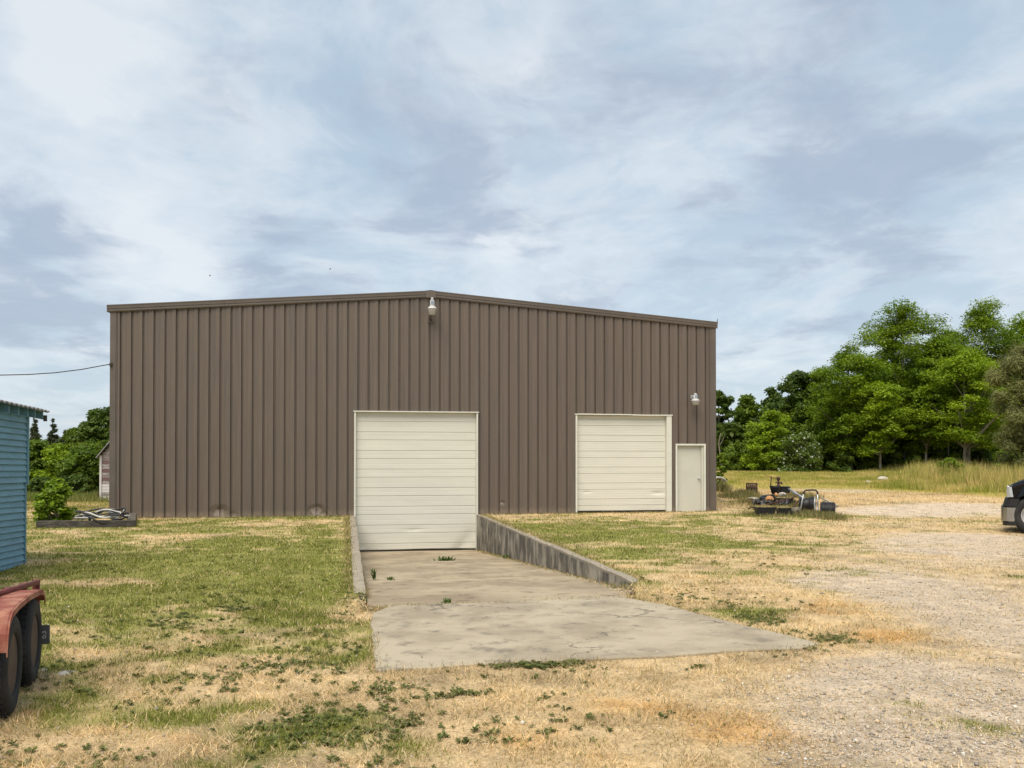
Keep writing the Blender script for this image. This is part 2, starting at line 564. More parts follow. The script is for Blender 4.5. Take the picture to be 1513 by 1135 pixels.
GREEN_P = [(330, 830, 230, 45, .42), (500, 850, 60, 70, .45), (230, 900, 180, 40, .25), (540, 960, 40, 50, .35), (870, 785, 130, 22, .45), (1000, 820, 90, 25, .25), (1090, 905, 70, 18, .75),
           (440, 1070, 90, 30, .25), (640, 1100, 80, 30, .25), (110, 1030, 50, 22, .22), (1180, 765, 140, 10, .35), (1420, 775, 120, 10, .3), (860, 850, 60, 20, .2),
           (80, 800, 60, 25, -.15), (150, 1100, 200, 45, -.4), (820, 1060, 130, 60, -.3), (300, 985, 90, 18, -.3), (190, 862, 60, 12, -.25), (240, 795, 70, 10, -.25)]
ORANGE_P = [(1100, 1085, 100, 40, .9), (1310, 940, 90, 18, .7), (150, 1085, 170, 40, .5), (820, 1050, 150, 60, .45), (1250, 905, 120, 22, .35), (1060, 1000, 160, 30, .4), (900, 1110, 150, 50, .4), (1100, 850, 110, 20, .3), (560, 1010, 60, 30, .25)]
GRAVEL_P = [(1460, 870, 210, 60, .42), (1370, 1010, 240, 80, .15), (1290, 1040, 230, 70, .85), (1480, 930, 160, 130, .9), (1450, 820, 150, 30, .9), (1330, 860, 110, 30, .45), (1205, 862, 55, 9, .7), (1500, 1080, 160, 90, .8), (1240, 1120, 180, 60, .5), (1340, 758, 120, 6, 1.5), (1440, 753, 90, 5, 1.5), (1430, 795, 130, 9, 1.1), (1240, 735, 90, 4, 1.3), (1180, 728, 60, 3, .9), (1300, 775, 120, 4, .8), (1330, 990, 160, 40, .5), (630, 1010, 50, 12, .25)]

C_GREEN = np.array([.185, .210, .030]); C_DKGREEN = np.array([.080, .100, .026]); C_STRAW = np.array([.63, .465, .262]); C_ORANGE = np.array([.63, .385, .155])
C_GRAVEL = np.array([.58, .47, .35]); C_FIELD = np.array([.42, .355, .10]); C_BROWN = np.array([.20, .15, .095])


def zones(X, Y):
    X = np.asarray(X, float); Y = np.asarray(Y, float)
    u, v = uv(X, Y)
    left = 1 - sstep(uL - .6, uL + .5, u)
    rightlawn = sstep(uR - .5, uR + .3, u)
    gr = left * (.30 + .24 * sstep(6.5, 11, Y)) + rightlawn * (.34 - .30 * sstep(4, 12, X)) * sstep(9, 15, Y)
    gr = gr + patches(X, Y, GREEN_P)
    gr = gr + 1.25 * (fbm(X, Y, 1.1, 21, 5, .65) - .5) + .9 * (fbm(X, Y, .30, 23, 3, .6) - .5) + .35 * (fbm(X, Y, 6, 22, 2) - .5)
    g = sstep(.24, .72, gr)
    o = .76 * patches(X, Y, ORANGE_P) + 1.7 * (fbm(X, Y, .9, 33, 5, .65) - .5)
    o = sstep(.30, .75, o) * (1 - g)
    k = patches(X, Y, GRAVEL_P) + .9 * (fbm(X * .5, Y, 1.4, 44, 5, .6) - .5)
    k = sstep(.25, 1.0, k) * (1 - .8 * g) * (1 - .5 * o)
    field = sstep(40, 44, Y + 8 * sstep(15, 19, X) + 3 * (fbm(X, Y, 6, 55, 3) - .5)) * sstep(-6, 4, X)
    field = np.maximum(field, sstep(34, 37, Y) * (1 - sstep(-9, -6, X)))
    return g, o, k * (1 - field), field


def zone_colour(X, Y):
    g, o, k, f = zones(X, Y)
    c = C_STRAW[None] * np.ones((len(X), 1))
    br = (sstep(.52, .75, fbm(X, Y, .9, 66, 4, .6)) * .55)[:, None]
    c = c * (1 - br) + C_BROWN * br
    c = c * (1 - o[:, None]) + C_ORANGE * o[:, None]
    c = c * (1 - g[:, None] * .85) + C_GREEN * (g[:, None] * .85)
    c = c * (1 - k[:, None]) + C_GRAVEL * k[:, None]
    c = c * (1 - f[:, None]) + C_FIELD * f[:, None]
    return c


# ------------------------------------------------------------------ ground sheet (in the axes of the building)
def axis(lo, hi, step, far, extra):
    a = list(np.arange(lo, hi + 1e-6, step))
    s = step; x = lo
    while x > -far: s *= 1.28; x -= s; a.insert(0, x)
    s = step; x = hi
    while x < far: s *= 1.28; x += s; a.append(x)
    a = [q for q in a if all(abs(q - e) > step * .45 for e in extra)] + list(extra)
    return np.array(sorted(a))


uLm, uRm = uL - WT / 2, uR + WT / 2
us = axis(-4, 26, .14, 900, [uLm - .012, uLm + .012, uRm - .012, uRm + .012])
vs = axis(-2, 27, .14, 900, [-.52, -.48, V_END, V_END + .04])
UU, VV = np.meshgrid(us, vs, indexing='ij')
XX = OX + UU * CT + VV * ST; YY = OY + UU * ST - VV * CT
ZZ = G(XX, YY)
pit = (UU > uLm) & (UU < uRm) & (VV > -.5) & (VV < V_END + .02)
ZZ = np.where(pit, ramp_z(VV) - .13, ZZ)
sidez = sstep(14.5, 16.5, VV) * (1 - sstep(V_END, V_END + 1.2, VV)) * (1 - sstep(.2, 1.5, np.maximum(uLm - UU, UU - uRm)))
ZZ = np.where(~pit, ZZ - .035 * sidez, ZZ)
nu, nv = len(us), len(vs)
idx = np.arange(nu * nv).reshape(nu, nv)
F = np.stack([idx[:-1, :-1], idx[:-1, 1:], idx[1:, 1:], idx[1:, :-1]], -1).reshape(-1, 4)
tint = np.ones((nu * nv, 4), np.float32)
tint[:, :3] = zone_colour(XX.ravel(), YY.ravel()) * .98
gd = npmesh('ground', np.stack([XX.ravel(), YY.ravel(), ZZ.ravel()], 1), F, M['ground'], tint=tint, smooth=True)
tag(gd, 'dry patchy lawn, straw coloured yard and gravelly drive', kind='structure')

# ------------------------------------------------------------------ ramp and apron
def slab(name, loop, zf, thick, mat, label):
    """a slab whose outline is a list of (X,Y); top triangulated as a fan of strips"""
    import bmesh
    bm = bmesh.new()
    vs_ = [bm.verts.new((x, y, 0)) for x, y in loop]
    f = bm.faces.new(vs_)
    if f.normal.z < 0: f.normal_flip()
    bm.normal_update()
    if f.normal.z < 0: bmesh.ops.reverse_faces(bm, faces=[f])
    ex = bmesh.ops.extrude_face_region(bm, geom=[f])
    up = [e for e in ex['geom'] if isinstance(e, bmesh.types.BMVert)]
    for v_ in bm.verts: v_.co.z = zf(v_.co.x, v_.co.y) - thick
    for v_ in up: v_.co.z = zf(v_.co.x, v_.co.y)
    bmesh.ops.recalc_face_normals(bm, faces=bm.faces)
    me = bpy.data.meshes.new(name); bm.to_mesh(me); bm.free()
    me.materials.append(mat)
    o = link(name, me)
    m = o.modifiers.new('bevel', 'BEVEL'); m.width = .012; m.segments = 2; m.limit_method = 'ANGLE'
    return tag(o, label, kind='structure')


def rz(x, y): return float(ramp_z(uv(x, y)[1]))


def jagged(pts, step=.35, amp=.02, seed=1):
    r = random.Random(seed); out = []
    n = len(pts)
    for i in range(n):
        a = Vector(pts[i]); b = Vector(pts[(i + 1) % n]); L = (b - a).length
        k = max(1, int(L / step))
        for j in range(k):
            p = a.lerp(b, j / k)
            out.append((p.x + r.uniform(-amp, amp), p.y + r.uniform(-amp, amp)))
    return out


RI = .012
slab('ramp_slab', [xy(uL + RI, -.4), xy(uR - RI, -.4), xy(uR - RI, V_J1), xy(uL + RI, V_J1)], rz, .12, M['ramp'], 'long lower concrete slab of the sunken loading ramp')
slab('ramp_slab', [xy(uL + RI, V_J1 + .035), xy(uR - RI, V_J1 + .035), xy(uR - RI, 15.4), xy(uR - .5, V_END - .25), xy(uR - 1.0, V_END - .05), xy(uL + .25, V_END - .06), xy(uL + .02, V_END - .6)], lambda x, y: rz(x, y) - .006, .12, M['ramp'], 'short upper concrete slab of the loading ramp')
APRON_PX = [(557, 992), (640, 986), (720, 981), (850, 976), (980, 970), (1100, 962), (1180, 958), (1212, 951), (1150, 937), (1060, 915), (985, 895), (930, 886), (895, 884), (760, 889.5), (650, 893), (577, 896), (549, 907), (551, 950)]
APRON = [(gz0(a, b, .012).x, gz0(a, b, .012).y) for a, b in APRON_PX]
slab('concrete_apron', jagged(APRON, .3, .018), lambda x, y: .026 + .004 * math.sin(x * 1.3), .16, M['conc'], 'pale flared concrete apron in front of the ramp')


def in_poly(X, Y, poly):
    ins = np.zeros(len(X), bool); n = len(poly)
    for i in range(n):
        x1, y1 = poly[i]; x2, y2 = poly[(i + 1) % n]
        c = ((y1 > Y) != (y2 > Y)) & (X < (x2 - x1) * (Y - y1) / (y2 - y1 + 1e-12) + x1)
        ins ^= c
    return ins


def no_grass(X, Y):
    u, v = uv(X, Y)
    bad = in_poly(X, Y, APRON)
    bad |= (u > uL - WT) & (u < uR + WT) & (v > -.6) & (v < 15.6)
    bad |= (u > uL) & (u < uR - .5) & (v > 15.5) & (v < V_END)
    bad |= (u > -.03) & (u < BW + .03) & (v < .0) & (v > -24)
    return bad


# ------------------------------------------------------------------ retaining walls
def retaining_wall(side, label):
    u0 = uL - WT if side < 0 else uR
    vend = (vL_end if side < 0 else vR_end)
    t = empty('retaining_wall', (*xy(u0, 0), 0), TH, label, 'wall')
    # local axes: x along u, y = -v
    cuts = [0.02, 2.0, 4.6, 7.3, 10.1, 12.8, vend]
    rr = random.Random(5 if side < 0 else 9)
    for a, b in zip(cuts[:-1], cuts[1:]):
        m = MB(); c = MB()
        n = 6
        prev = None
        for i in range(n + 1):
            v = a + (b - .012 - a) * i / n
            skew = (.10 if i == n and b == vend else 0)
            zb = float(ramp_z(v)) - .25
            zt = .013 + rr.uniform(-.008, .006) - (.02 if (i == n and b == vend) else 0)
            jit = rr.uniform(-.006, .006)
            ring = [(0 + jit, -v, zb), (WT + jit, -v - skew * side * -1, zb), (WT + jit, -v - skew * side * -1, zt - .035), (0 + jit, -v, zt - .035), (0 + jit, -v, zt), (WT + jit, -v - skew * side * -1, zt)]
            if prev:
                p, q = prev, ring
                m.add(p[:4] + q[:4], [(0, 3, 7, 4), (1, 5, 6, 2)])
                c.add(p[2:] + q[2:], [(1, 2, 6, 5), (2, 3, 7, 6), (3, 0, 4, 7)])
            if i == 0: m.add(ring[:4], [(0, 1, 2, 3)]); c.add(ring[2:], [(1, 0, 3, 2)])
            if i == n: m.add(ring[:4], [(3, 2, 1, 0)]); c.add(ring[2:], [(2, 3, 0, 1)])
            prev = ring
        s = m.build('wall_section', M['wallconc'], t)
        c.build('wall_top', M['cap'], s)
    return t


retaining_wall(-1, 'low concrete retaining wall left of the ramp, only its top showing')
retaining_wall(1, 'black stained concrete retaining wall right of the ramp, inner face showing')

# ------------------------------------------------------------------ the metal building
bld = empty('metal_building', (OX, OY, 0), TH, 'large brown corrugated metal building with low gable and white doors', 'building')
# local axes: x = u along the front, y into the building, z up; front face at y = 0
RU = wu(636.0)
Z_EAVE, Z_RIDGE = 5.90, 6.60
DEPTH = 22.0


def roof_z(u): return Z_EAVE + (Z_RIDGE - Z_EAVE) * (u / RU if u < RU else (BW - u) / (BW - RU))


D1 = (wu(523.5), wu(706.0), wz(615, 609.5))
D2 = (wu(850.5), wu(992.0), wz(920, 614.0))
DW = (wu(998.0), wu(1042.5), wz(1020, 656.0))
OPEN = [D1, D2, DW]
NP = 20
PW = BW / NP
DENTS = [(wu(325), .12, .34, .25), (wu(345), .05, .18, .12), (wu(468), .14, .30, .22), (wu(742), .35, .10, .12), (wu(478), .05, .15, .1)]


def panel_profile():
    pitch = PW / 3; pts = []
    for i in range(3):
        a = i * pitch
        pts += [(a + .000, .0), (a + .112, .005), (a + .124, -.003), (a + pitch - .062, -.018), (a + pitch - .052, .040), (a + pitch - .012, .040)]
    pts.append((PW, 0.0))
    return pts


def hole_top(u):
    for a, b, zt in OPEN:
        if a - 1e-4 <= u <= b + 1e-4: return zt
    return None


def wall_panel(i):
    u0 = i * PW
    prof = [(u0 + a, y) for a, y in panel_profile()]
    us_ = [p[0] for p in prof]
    for a, b, _ in OPEN:
        for e in (a, b):
            if u0 < e < u0 + PW: us_.append(e)
    dented = any(u0 - rad < du < u0 + PW + rad for du, dz, rad, dep in DENTS)
    if dented: us_ += [e for e in np.arange(u0 + .01, u0 + PW, .035) if min(abs(e - q) for q in us_) > .006]
    us_ = sorted(us_)
    ys_ = np.interp(us_, [p[0] for p in prof], [p[1] for p in prof])
    m = MB(); r = random.Random(i)
    lean = r.uniform(-.004, .004); scuff = []
    for (ua, ya), (ub, yb) in zip(zip(us_[:-1], ys_[:-1]), zip(us_[1:], ys_[1:])):
        if ub - ua < 1e-4: continue
        h = hole_top((ua + ub) / 2)
        zt0, zt1 = roof_z(ua), roof_z(ub)
        zs = ([-.16] + ([.035 * k for k in range(20)] if dented else [.06, .3]) + [.9, 3.0, 1e9]) if h is None else [h, 1e9]
        grid = []
        for z in zs:
            row = []
            for uu, yy, zt in ((ua, ya, zt0), (ub, yb, zt1)):
                zz = min(z, zt); dy = lean * zz / 6; sf = 0.0
                for du, dz, rad, dep in DENTS:
                    q = math.hypot((uu - du) / rad, (zz - dz) / (rad * .8))
                    if q < 1: dy += dep * .38 * (1 - q) * (.3 + .9 * float(vnoise(uu, zz, .16, 8))); sf = max(sf, (1 - q) * (.5 + .9 * float(vnoise(uu, zz, .07, 5))))
                row.append((uu - u0, yy + dy, zz)); scuff.append(sf)
            grid.append(row)
        b = len(m.v)
        m.v += [p for row in grid for p in row]
        for k in range(len(zs) - 1):
            m.f.append((b + 2 * k, b + 2 * k + 1, b + 2 * k + 3, b + 2 * k + 2)); m.sm.append(False)
    o = m.build('wall_panel', M['panel'], bld, (u0, .0 + (.0015 if i % 2 else 0), 0))
    if dented:
        a = o.data.attributes.new('scuff', 'FLOAT', 'POINT'); a.data.foreach_set('value', np.array(scuff, dtype=np.float32))
    return o


for i in range(NP): wall_panel(i)


def plain_panel_mesh(L, H):
    prof = panel_profile(); m = MB()
    for (a, ya), (b, yb) in zip(prof[:-1], prof[1:]):
        k = L / PW
        m.add([(a * k, ya, -.16), (b * k, yb, -.16), (b * k, yb, H), (a * k, ya, H)], [(0, 1, 2, 3)])
    return m.mesh('wall_panel', M['panel'])


NS = 24
sp = plain_panel_mesh(DEPTH / NS, Z_EAVE)
for k in range(NS):
    link('wall_panel', sp, bld, (0.0, DEPTH - k * DEPTH / NS, 0), (0, 0, -PI / 2))
    link('wall_panel', sp, bld, (BW, k * DEPTH / NS, 0), (0, 0, PI / 2))
m = MB(); m.prism([(0, -.1), (BW, -.1), (BW, Z_EAVE), (RU, Z_RIDGE), (0, Z_EAVE)], DEPTH - .05, DEPTH); m.build('back_wall', M['panel'], bld)
# black sheet standing in for the unlit interior, well behind the door leaves
m = MB(); m.box((BW / 2, .62, 2.0), (BW - .4, .04, 7.0)); m.build('dark_backing', M['dark'], bld)
# roof sheets with ribs
for s_, (ua, ub) in ((-1, (-.10, RU)), (1, (RU, BW + .10))):
    m = MB()
    za, zb = roof_z(max(0, ua)) + .165, roof_z(min(BW, ub)) + .165
    for y in np.arange(-.05, DEPTH, .30):
        y1 = min(DEPTH + .05, y + .30)
        for (ya, yb_, h0, h1) in ((y, y + .24, 0, 0), (y + .24, y + .255, 0, .03), (y + .255, y + .285, .03, .03), (y + .285, y1, .03, 0)):
            m.add([(ua, ya, za + h0), (ub, ya, zb + h0), (ub, yb_, zb + h1), (ua, yb_, za + h1)], [(0, 1, 2, 3)])
    m.build('roof_sheet', M['roof'], bld)


def rake(ua, ub, label=None):
    """the trim along the gable: a folded profile swept along the slope"""
    prof = [(-.005, -.03), (-.05, -.03), (-.065, .0), (-.062, .055), (-.075, .062), (-.078, .135), (-.085, .142), (-.085, .172), (-.02, .178), (-.005, .172)]
    m = MB(); ring = []
    for u in (ua, ub):
        zb = roof_z(min(max(u, 0), BW)) + (0 if 0 <= u <= BW else -(abs(u if u < 0 else u - BW)) * .077)
        ring.append([(u, y, zb + z) for y, z in prof])
    n = len(prof)
    m.add(ring[0] + ring[1], [(i, (i + 1) % n, n + (i + 1) % n, n + i) for i in range(n)] + [tuple(range(n - 1, -1, -1)), tuple(range(n, 2 * n))])
    return m.build('rake_trim', M['trim'], bld)


cutsu = [-.10, 3.1, 6.2, RU - .05, RU + .05, 12.4, 15.5, BW + .06]
for a, b in ((cutsu[0], cutsu[1]), (cutsu[1] + .004, cutsu[2]), (cutsu[2] + .004, RU - .151), (RU + .151, cutsu[5]), (cutsu[5] + .004, cutsu[6]), (cutsu[6] + .004, cutsu[7])): rake(a, b)
m = MB()
m.add([(RU - .15, -.092, Z_RIDGE - .045), (RU + .15, -.092, Z_RIDGE - .045), (RU + .155, -.092, Z_RIDGE + .165), (RU, -.092, Z_RIDGE + .187), (RU - .155, -.092, Z_RIDGE + .165),
       (RU - .15, -.004, Z_RIDGE - .045), (RU + .15, -.004, Z_RIDGE - .045), (RU + .155, -.004, Z_RIDGE + .165), (RU, -.004, Z_RIDGE + .187), (RU - .155, -.004, Z_RIDGE + .165)],
      [(0, 1, 2, 3, 4), (9, 8, 7, 6, 5), (0, 5, 6, 1), (1, 6, 7, 2), (2, 7, 8, 3), (3, 8, 9, 4), (4, 9, 5, 0)])
m.build('ridge_box', M['trim'], bld)
m = MB(); m.add([(BW + .03, -.07, 6.04), (BW + .055, -.07, 6.04), (BW + .075, -.06, 6.17), (BW + .06, -.06, 6.17), (BW + .03, -.055, 6.04), (BW + .055, -.055, 6.04), (BW + .075, -.045, 6.17), (BW + .06, -.045, 6.17)],
                [(0, 1, 2, 3), (7, 6, 5, 4), (0, 3, 7, 4), (1, 5, 6, 2), (3, 2, 6, 7), (0, 4, 5, 1)]); m.build('bent_flashing', M['bracket'], bld)
# eave gutters along the sides
for u_ in (-.055, BW + .03):
    m = MB(); m.box((u_, DEPTH / 2 + .03, 5.97), (.10, DEPTH - .12, .17)); m.build('eave_trim', M['trim'], bld)


def corner_trim(u0, u1):
    m = MB()
    prof = [(u0, .03), (u0, -.022), (u0 + (u1 - u0) * .82, -.022), (u0 + (u1 - u0) * .86, -.010), (u1 - .012, -.010), (u1 - .01, -.022), (u1, -.022), (u1, .03)] if u0 < 5 else \
           [(u0, .03), (u0, -.022), (u0 + .012, -.022), (u0 + .014, -.010), (u0 + .07, -.010), (u0 + .08, -.022), (u1, -.022), (u1, .03)]
    n = len(prof)
    v_ = [(x, y, -.16) for x, y in prof] + [(x, y, min(roof_z(min(max(x, 0), BW)), 9) - .03) for x, y in prof]
    m.add(v_, [(i, (i + 1) % n, n + (i + 1) % n, n + i) for i in range(n)] + [tuple(range(n, 2 * n))])
    return m.build('corner_trim', M['trim'], bld)


corner_trim(-.02, .17); corner_trim(BW - .19, BW + .02)
for a, b in ((.18, D1[0] - .01), (D1[1] + .01, D2[0] - .01), (DW[1] + .01, BW - .2)):
    m = MB(); m.box(((a + b) / 2, -.012, -.09), (b - a, .03, .19)); m.build('base_trim', M['trim'], bld)
for k_, (du, dz, ww) in enumerate(((wu(325), .10, .30), (wu(467), .12, .26))):
    pass


def jamb(parent, a, b, z0, z1, y0=-.03, y1=.16, mat='jamb'):
    m = MB(); m.box(((a + b) / 2, (y0 + y1) / 2, (z0 + z1) / 2), (b - a, y1 - y0, z1 - z0)); return m.build('jamb', M[mat], parent, bevel=.006)


def slat_mesh(wd, h, ribs, seed, dent=None):
    """one rolled slat: shallow ribs with a recessed joint along its lower edge"""
    nx = 24 if dent else 2
    zs = [0.0, .008, .013] + [h * (i + 1) / (ribs + 1) + d for i in range(ribs) for d in (-.016, -.008, .008, .016)] + [h - .012, h - .001]
    ys = [.010, .008, .0] + [e for i in range(ribs) for e in (0, .0013, .0013, 0)] + [.0, .002]
    V = []; F_ = []
    for i in range(nx + 1):
        x = wd * i / nx
        for z, y in zip(zs, ys):
            dz = 0; dy = 0
            if dent: dy, dz = dent(x, z)
            V.append((x, y + dy, z + dz))
    k = len(zs)
    for i in range(nx):
        for j in range(k - 1): F_.append((i * k + j, (i + 1) * k + j, (i + 1) * k + j + 1, i * k + j + 1))
    m = MB(); m.add(V, F_, False); return m


def rollup(name, a, b, z0, zt, heights, ribs, label, dents=None, jl=.045, jr=.045, header_wave=0.0):
    d = empty(name, (0, 0, 0), 0); d.parent = bld; d['label'] = label
    L, Rr = a + jl, b - jr
    jamb(d, a - .005, L, z0 - .0, zt, y1=.17); jamb(d, Rr, b + .005, z0 - .0, zt, y1=.17)
    m = MB(); n = 14
    for i in range(n):
        def hz(t): return header_wave * (math.sin(t * 5.2) * .6 + math.sin(t * 13 + 1) * .25) * (1 - t)
        t0, t1 = i / n, (i + 1) / n
        x0 = a - .03 + (b - a + .06) * t0; x1 = a - .03 + (b - a + .06) * t1
        m.hexa([(x0, -.045, zt + .002 + hz(t0)), (x1, -.045, zt + .002 + hz(t1)), (x1, .17, zt + .002), (x0, .17, zt + .002), (x0, -.045, zt + .036 + hz(t0)), (x1, -.045, zt + .036 + hz(t1)), (x1, .03, zt + .036), (x0, .03, zt + .036)])
    m.build('header_trim', M['jamb'], d)
    z = zt
    n = len(heights)
    tot = sum(heights); sc_h = (zt - z0 - .045) / tot
    for i, h in enumerate(heights):
        h *= sc_h; z -= h
        sm = slat_mesh(Rr - L - .006, h, ribs, i, (lambda x, zz, zb=z: dents(x, zz + zb)) if dents and z < z0 + 1.0 else None)
        s = sm.build('slat', M['door'], d, (L + .003, .10, z))
        if i == 0: top = s
    m = MB(); m.box(((L + Rr) / 2, .118, z0 + .022), (Rr - L, .03, .036)); m.build('bottom_seal', M['black'], d)
    return d


h1 = [.30] + [.343, .262] * 6 + [.343, .20]
W1 = D1[1] - D1[0]


def dent1(x, z):
    zr = z - Z_DOOR
    dy = dz = 0
    q = max(0, 1 - abs((x - .25) * .9 + (zr - .05) * .9) / .62) if x < 1.2 else 0
    dy += .05 * q * max(0, 1 - zr / .75)
    q2 = max(0, 1 - abs((x - W1 + .55) - (zr - .1) * .7) / .30)
    dy += .045 * q2 * max(0, 1 - zr / .7)
    dz += .022 * max(0, 1 - abs(x - 2.2) / 1.6) * max(0, 1 - zr / .5)
    dy += .02 * math.exp(-((x - 1.75) / .25) ** 2 - ((zr - .62) / .05) ** 2)
    return dy, dz


rollup('rollup_door', D1[0], D1[1], Z_DOOR - .01, D1[2], h1, 1, 'taller white roll-up door at the foot of the ramp with a dented bottom', dent1)


def dent2(x, z):
    return .02 * math.exp(-((x - .33) / .12) ** 2 - ((z - .66) / .02) ** 2) + .025 * math.exp(-((x - 2.65) / .2) ** 2 - ((z - .62) / .05) ** 2) + .012 * math.sin(x * 3) * math.exp(-z / .4), 0


rollup('rollup_door', D2[0], D2[1], .03, D2[2], [.15] + [.237, .366] * 4 + [.237, .366, .237, .20], 3, 'shorter white roll-up door at ground level under a bent header', dent2, jl=.05, jr=.16, header_wave=.03)

wd_ = empty('entry_door', (0, 0, 0)); wd_.parent = bld; wd_['label'] = 'narrow cream walk-in door near the right corner'
jamb(wd_, DW[0], DW[0] + .055, -.02, DW[2] - .056, y1=.14); jamb(wd_, DW[1] - .13, DW[1] - .065, -.02, DW[2] - .056, y0=.02, y1=.14, mat='walkdoor')
jamb(wd_, DW[1] - .063, DW[1], -.02, DW[2] - .056, y1=.14)
m = MB(); m.box(((DW[0] + DW[1]) / 2, .055, DW[2] - .027), (DW[1] - DW[0] + .006, .17, .056)); m.build('header_trim', M['jamb'], wd_, bevel=.005)
m = MB(); m.box(((DW[0] + .057 + DW[1] - .132) / 2, .095, (DW[2] - .06) / 2), (DW[1] - DW[0] - .191, .045, DW[2] - .064)); lf = m.build('door_leaf', M['walkdoor'], wd_, bevel=.004)
m = MB(); m.lathe([(.035, 0), (.035, .008), (.014, .012), (.014, .035), (.03, .045), (.034, .06), (.026, .078), (.0, .082)], 14, (DW[1] - .205, .072, wz(1035, 707)), Matrix.Rotation(R(90), 3, 'X')); m.build('door_knob', M['steel'], lf)
m = MB(); m.box(((DW[0] + DW[1]) / 2, .03, -.055), (DW[1] - DW[0] + .1, .3, .07)); m.build('threshold', M['conc'], wd_)


# ------------------------------------------------------------------ yard lights on the gable
def wall_lamp(px, ytop, ybot, label, bracket):
    X, Y = wall_pt(px); s = FPX / Y
    zt = EYE + (HOR - ytop) / s; zb = EYE + (HOR - ybot) / s; H = zt - zb
    t = empty('wall_lamp', (X, Y, zb), TH, label, 'outdoor lamp', 'lamps fixed to the front of the metal building')
    c = (0, -.30, 0)
    m = MB(); m.lathe([(.10, 0), (.104, .004), (.132, H * .33), (.134, H * .36)], 24, c); m.build('refractor', M['refractor'], t)
    m = MB(); m.lathe([(.142, H * .355), (.142, H * .375), (.130, H * .41), (.095, H * .50), (.078, H * .53)], 24, c); m.build('reflector', M['lampmetal'], t)
    m = MB(); m.lathe([(.075, H * .53), (.068, H * .56), (.066, H * .84), (.05, H * .87)], 20, c); m.build('ballast_housing', M['lampmetal'], t)
    m = MB(); m.box((.0, -.37, H * .72), (.085, .008, H * .2)); m.build('rating_label', M['pcell'], t)
    m = MB(); m.lathe([(.04, H * .87), (.042, H * .96), (.03, H), (0, H)], 14, c); m.build('photocell', M['lampmetal'], t)
    m = MB()
    if bracket:
        m.tube([(0, -.27, H * .6), (0, -.12, H * .45), (-.02, -.06, -.02), (-.02, -.035, -.12)], .022, 8)
        m.box((-.02, -.02, -.16), (.17, .035, .045)); m.box((-.02, -.02, -.09), (.06, .03, .12))
    else:
        m.tube([(0, -.27, H * .68), (0, -.1, H * .72), (0, -.0, H * .72)], .022, 8); m.box((0, -.012, H * .72), (.09, .03, .12))
    m.build('bracket', M['bracket'] if bracket else M['steel'], t)
    return t


wall_lamp(637, 442, 468, 'white yard lamp on a dark bracket high under the roof ridge', True)
wall_lamp(1022.5, 582, 599.5, 'white yard lamp low on the wall above the walk-in door', False)

# service cable
pts = [at(px, py, d) for px, py, d in ((163, 538, 25.9), (150, 540.2, 25.8), (120, 545.8, 25.5), (80, 550.8, 25.1), (40, 553.4, 24.8), (0, 554.2, 24.4), (-60, 553, 23.8), (-150, 547, 23), (-300, 530, 22), (-500, 500, 21))]
m = MB(); m.tube(pts, .013, 6)
cb = empty('overhead_cable', pts[0], 0, 'thin black overhead cable running left from the building corner', 'cable')
m.build('wire', M['cable'], cb, loc=-pts[0])
m = MB(); m.lathe([(.02, -.06), (.045, -.05), (.03, 0), (.045, .03), (.02, .06)], 10, (.0, -.0, 0)); m.build('insulator', M['bracket'], cb)

# ------------------------------------------------------------------ blue shed
SF = Vector((-7.94, 14.9, 0)); SD = Vector((.20, -.98, 0)).normalized()     # far corner, direction towards the camera along the wall
SI = Vector((-SD.y * -1, SD.x * -1, 0)); SI = Vector((SD.y, -SD.x, 0)).normalized()   # into the shed (towards -X)
if SI.x > 0: SI = -SI
shed = empty('blue_shed', SF, math.atan2(SD.y, SD.x), 'pale blue clapboard shed with a sagging tin roof at the left edge', 'shed')
sgn = -1                                                  # local y runs out of the shed
SL, SW, SHT = 5.5, 4.0, 2.50
TILT = .030


def sl(a, b, z):
    """shed coordinates: a along the wall from the far corner, b into the shed, z up (the shed leans)"""
    return (a, b * sgn, z + TILT * a * (1 if z > .05 else .3) - .035 * math.sin(min(1, max(0, a / SL)) * PI) * (z > 1))


def shex(mb, a0, a1, b0, b1, z0, z1, bt=None):
    bt = (b0, b1) if bt is None else bt
    lo = [sl(a0, b0, z0), sl(a1, b0, z0), sl(a1, b1, z0), sl(a0, b1, z0)]
    hi = [sl(a0, bt[0], z1), sl(a1, bt[0], z1), sl(a1, bt[1], z1), sl(a0, bt[1], z1)]
    if sgn < 0: lo.reverse(); hi.reverse()
    return mb.hexa(lo + hi)


nb = 26; bh = SHT / nb
r_ = random.Random(3)
for i in range(nb):
    z0 = i * bh - .03
    lower = z0 < 1.30
    a0 = (.13 if lower else .075) - .006
    wv = r_.uniform(-.006, .006)
    m = MB(); segs = 10
    aa = [a0 + (SL - a0) * k / segs for k in range(segs + 1)]
    for k in range(segs):
        j0, j1 = r_.uniform(-.004, .004), r_.uniform(-.004, .004)
        shex(m, aa[k], aa[k + 1] + .0, -.042 - (0 if lower else .012), .01, z0 + wv, z0 + bh + .012 + wv, bt=(-.006 - (0 if lower else .012), .01))
    m.build('siding_board', M['blue'], shed)
m = MB(); shex(m, .055, .125, -.045, .02, -.08, 1.30); m.build('corner_board', M['blue2'], shed)
m = MB(); shex(m, -.012, .075, -.06, .02, 1.28, SHT + .02); m.build('corner_board', M['blue2'], shed)
m = MB(); shex(m, .0, SL, .012, .05, -.25, SHT); m.build('wall_frame', M['blue2'], shed)
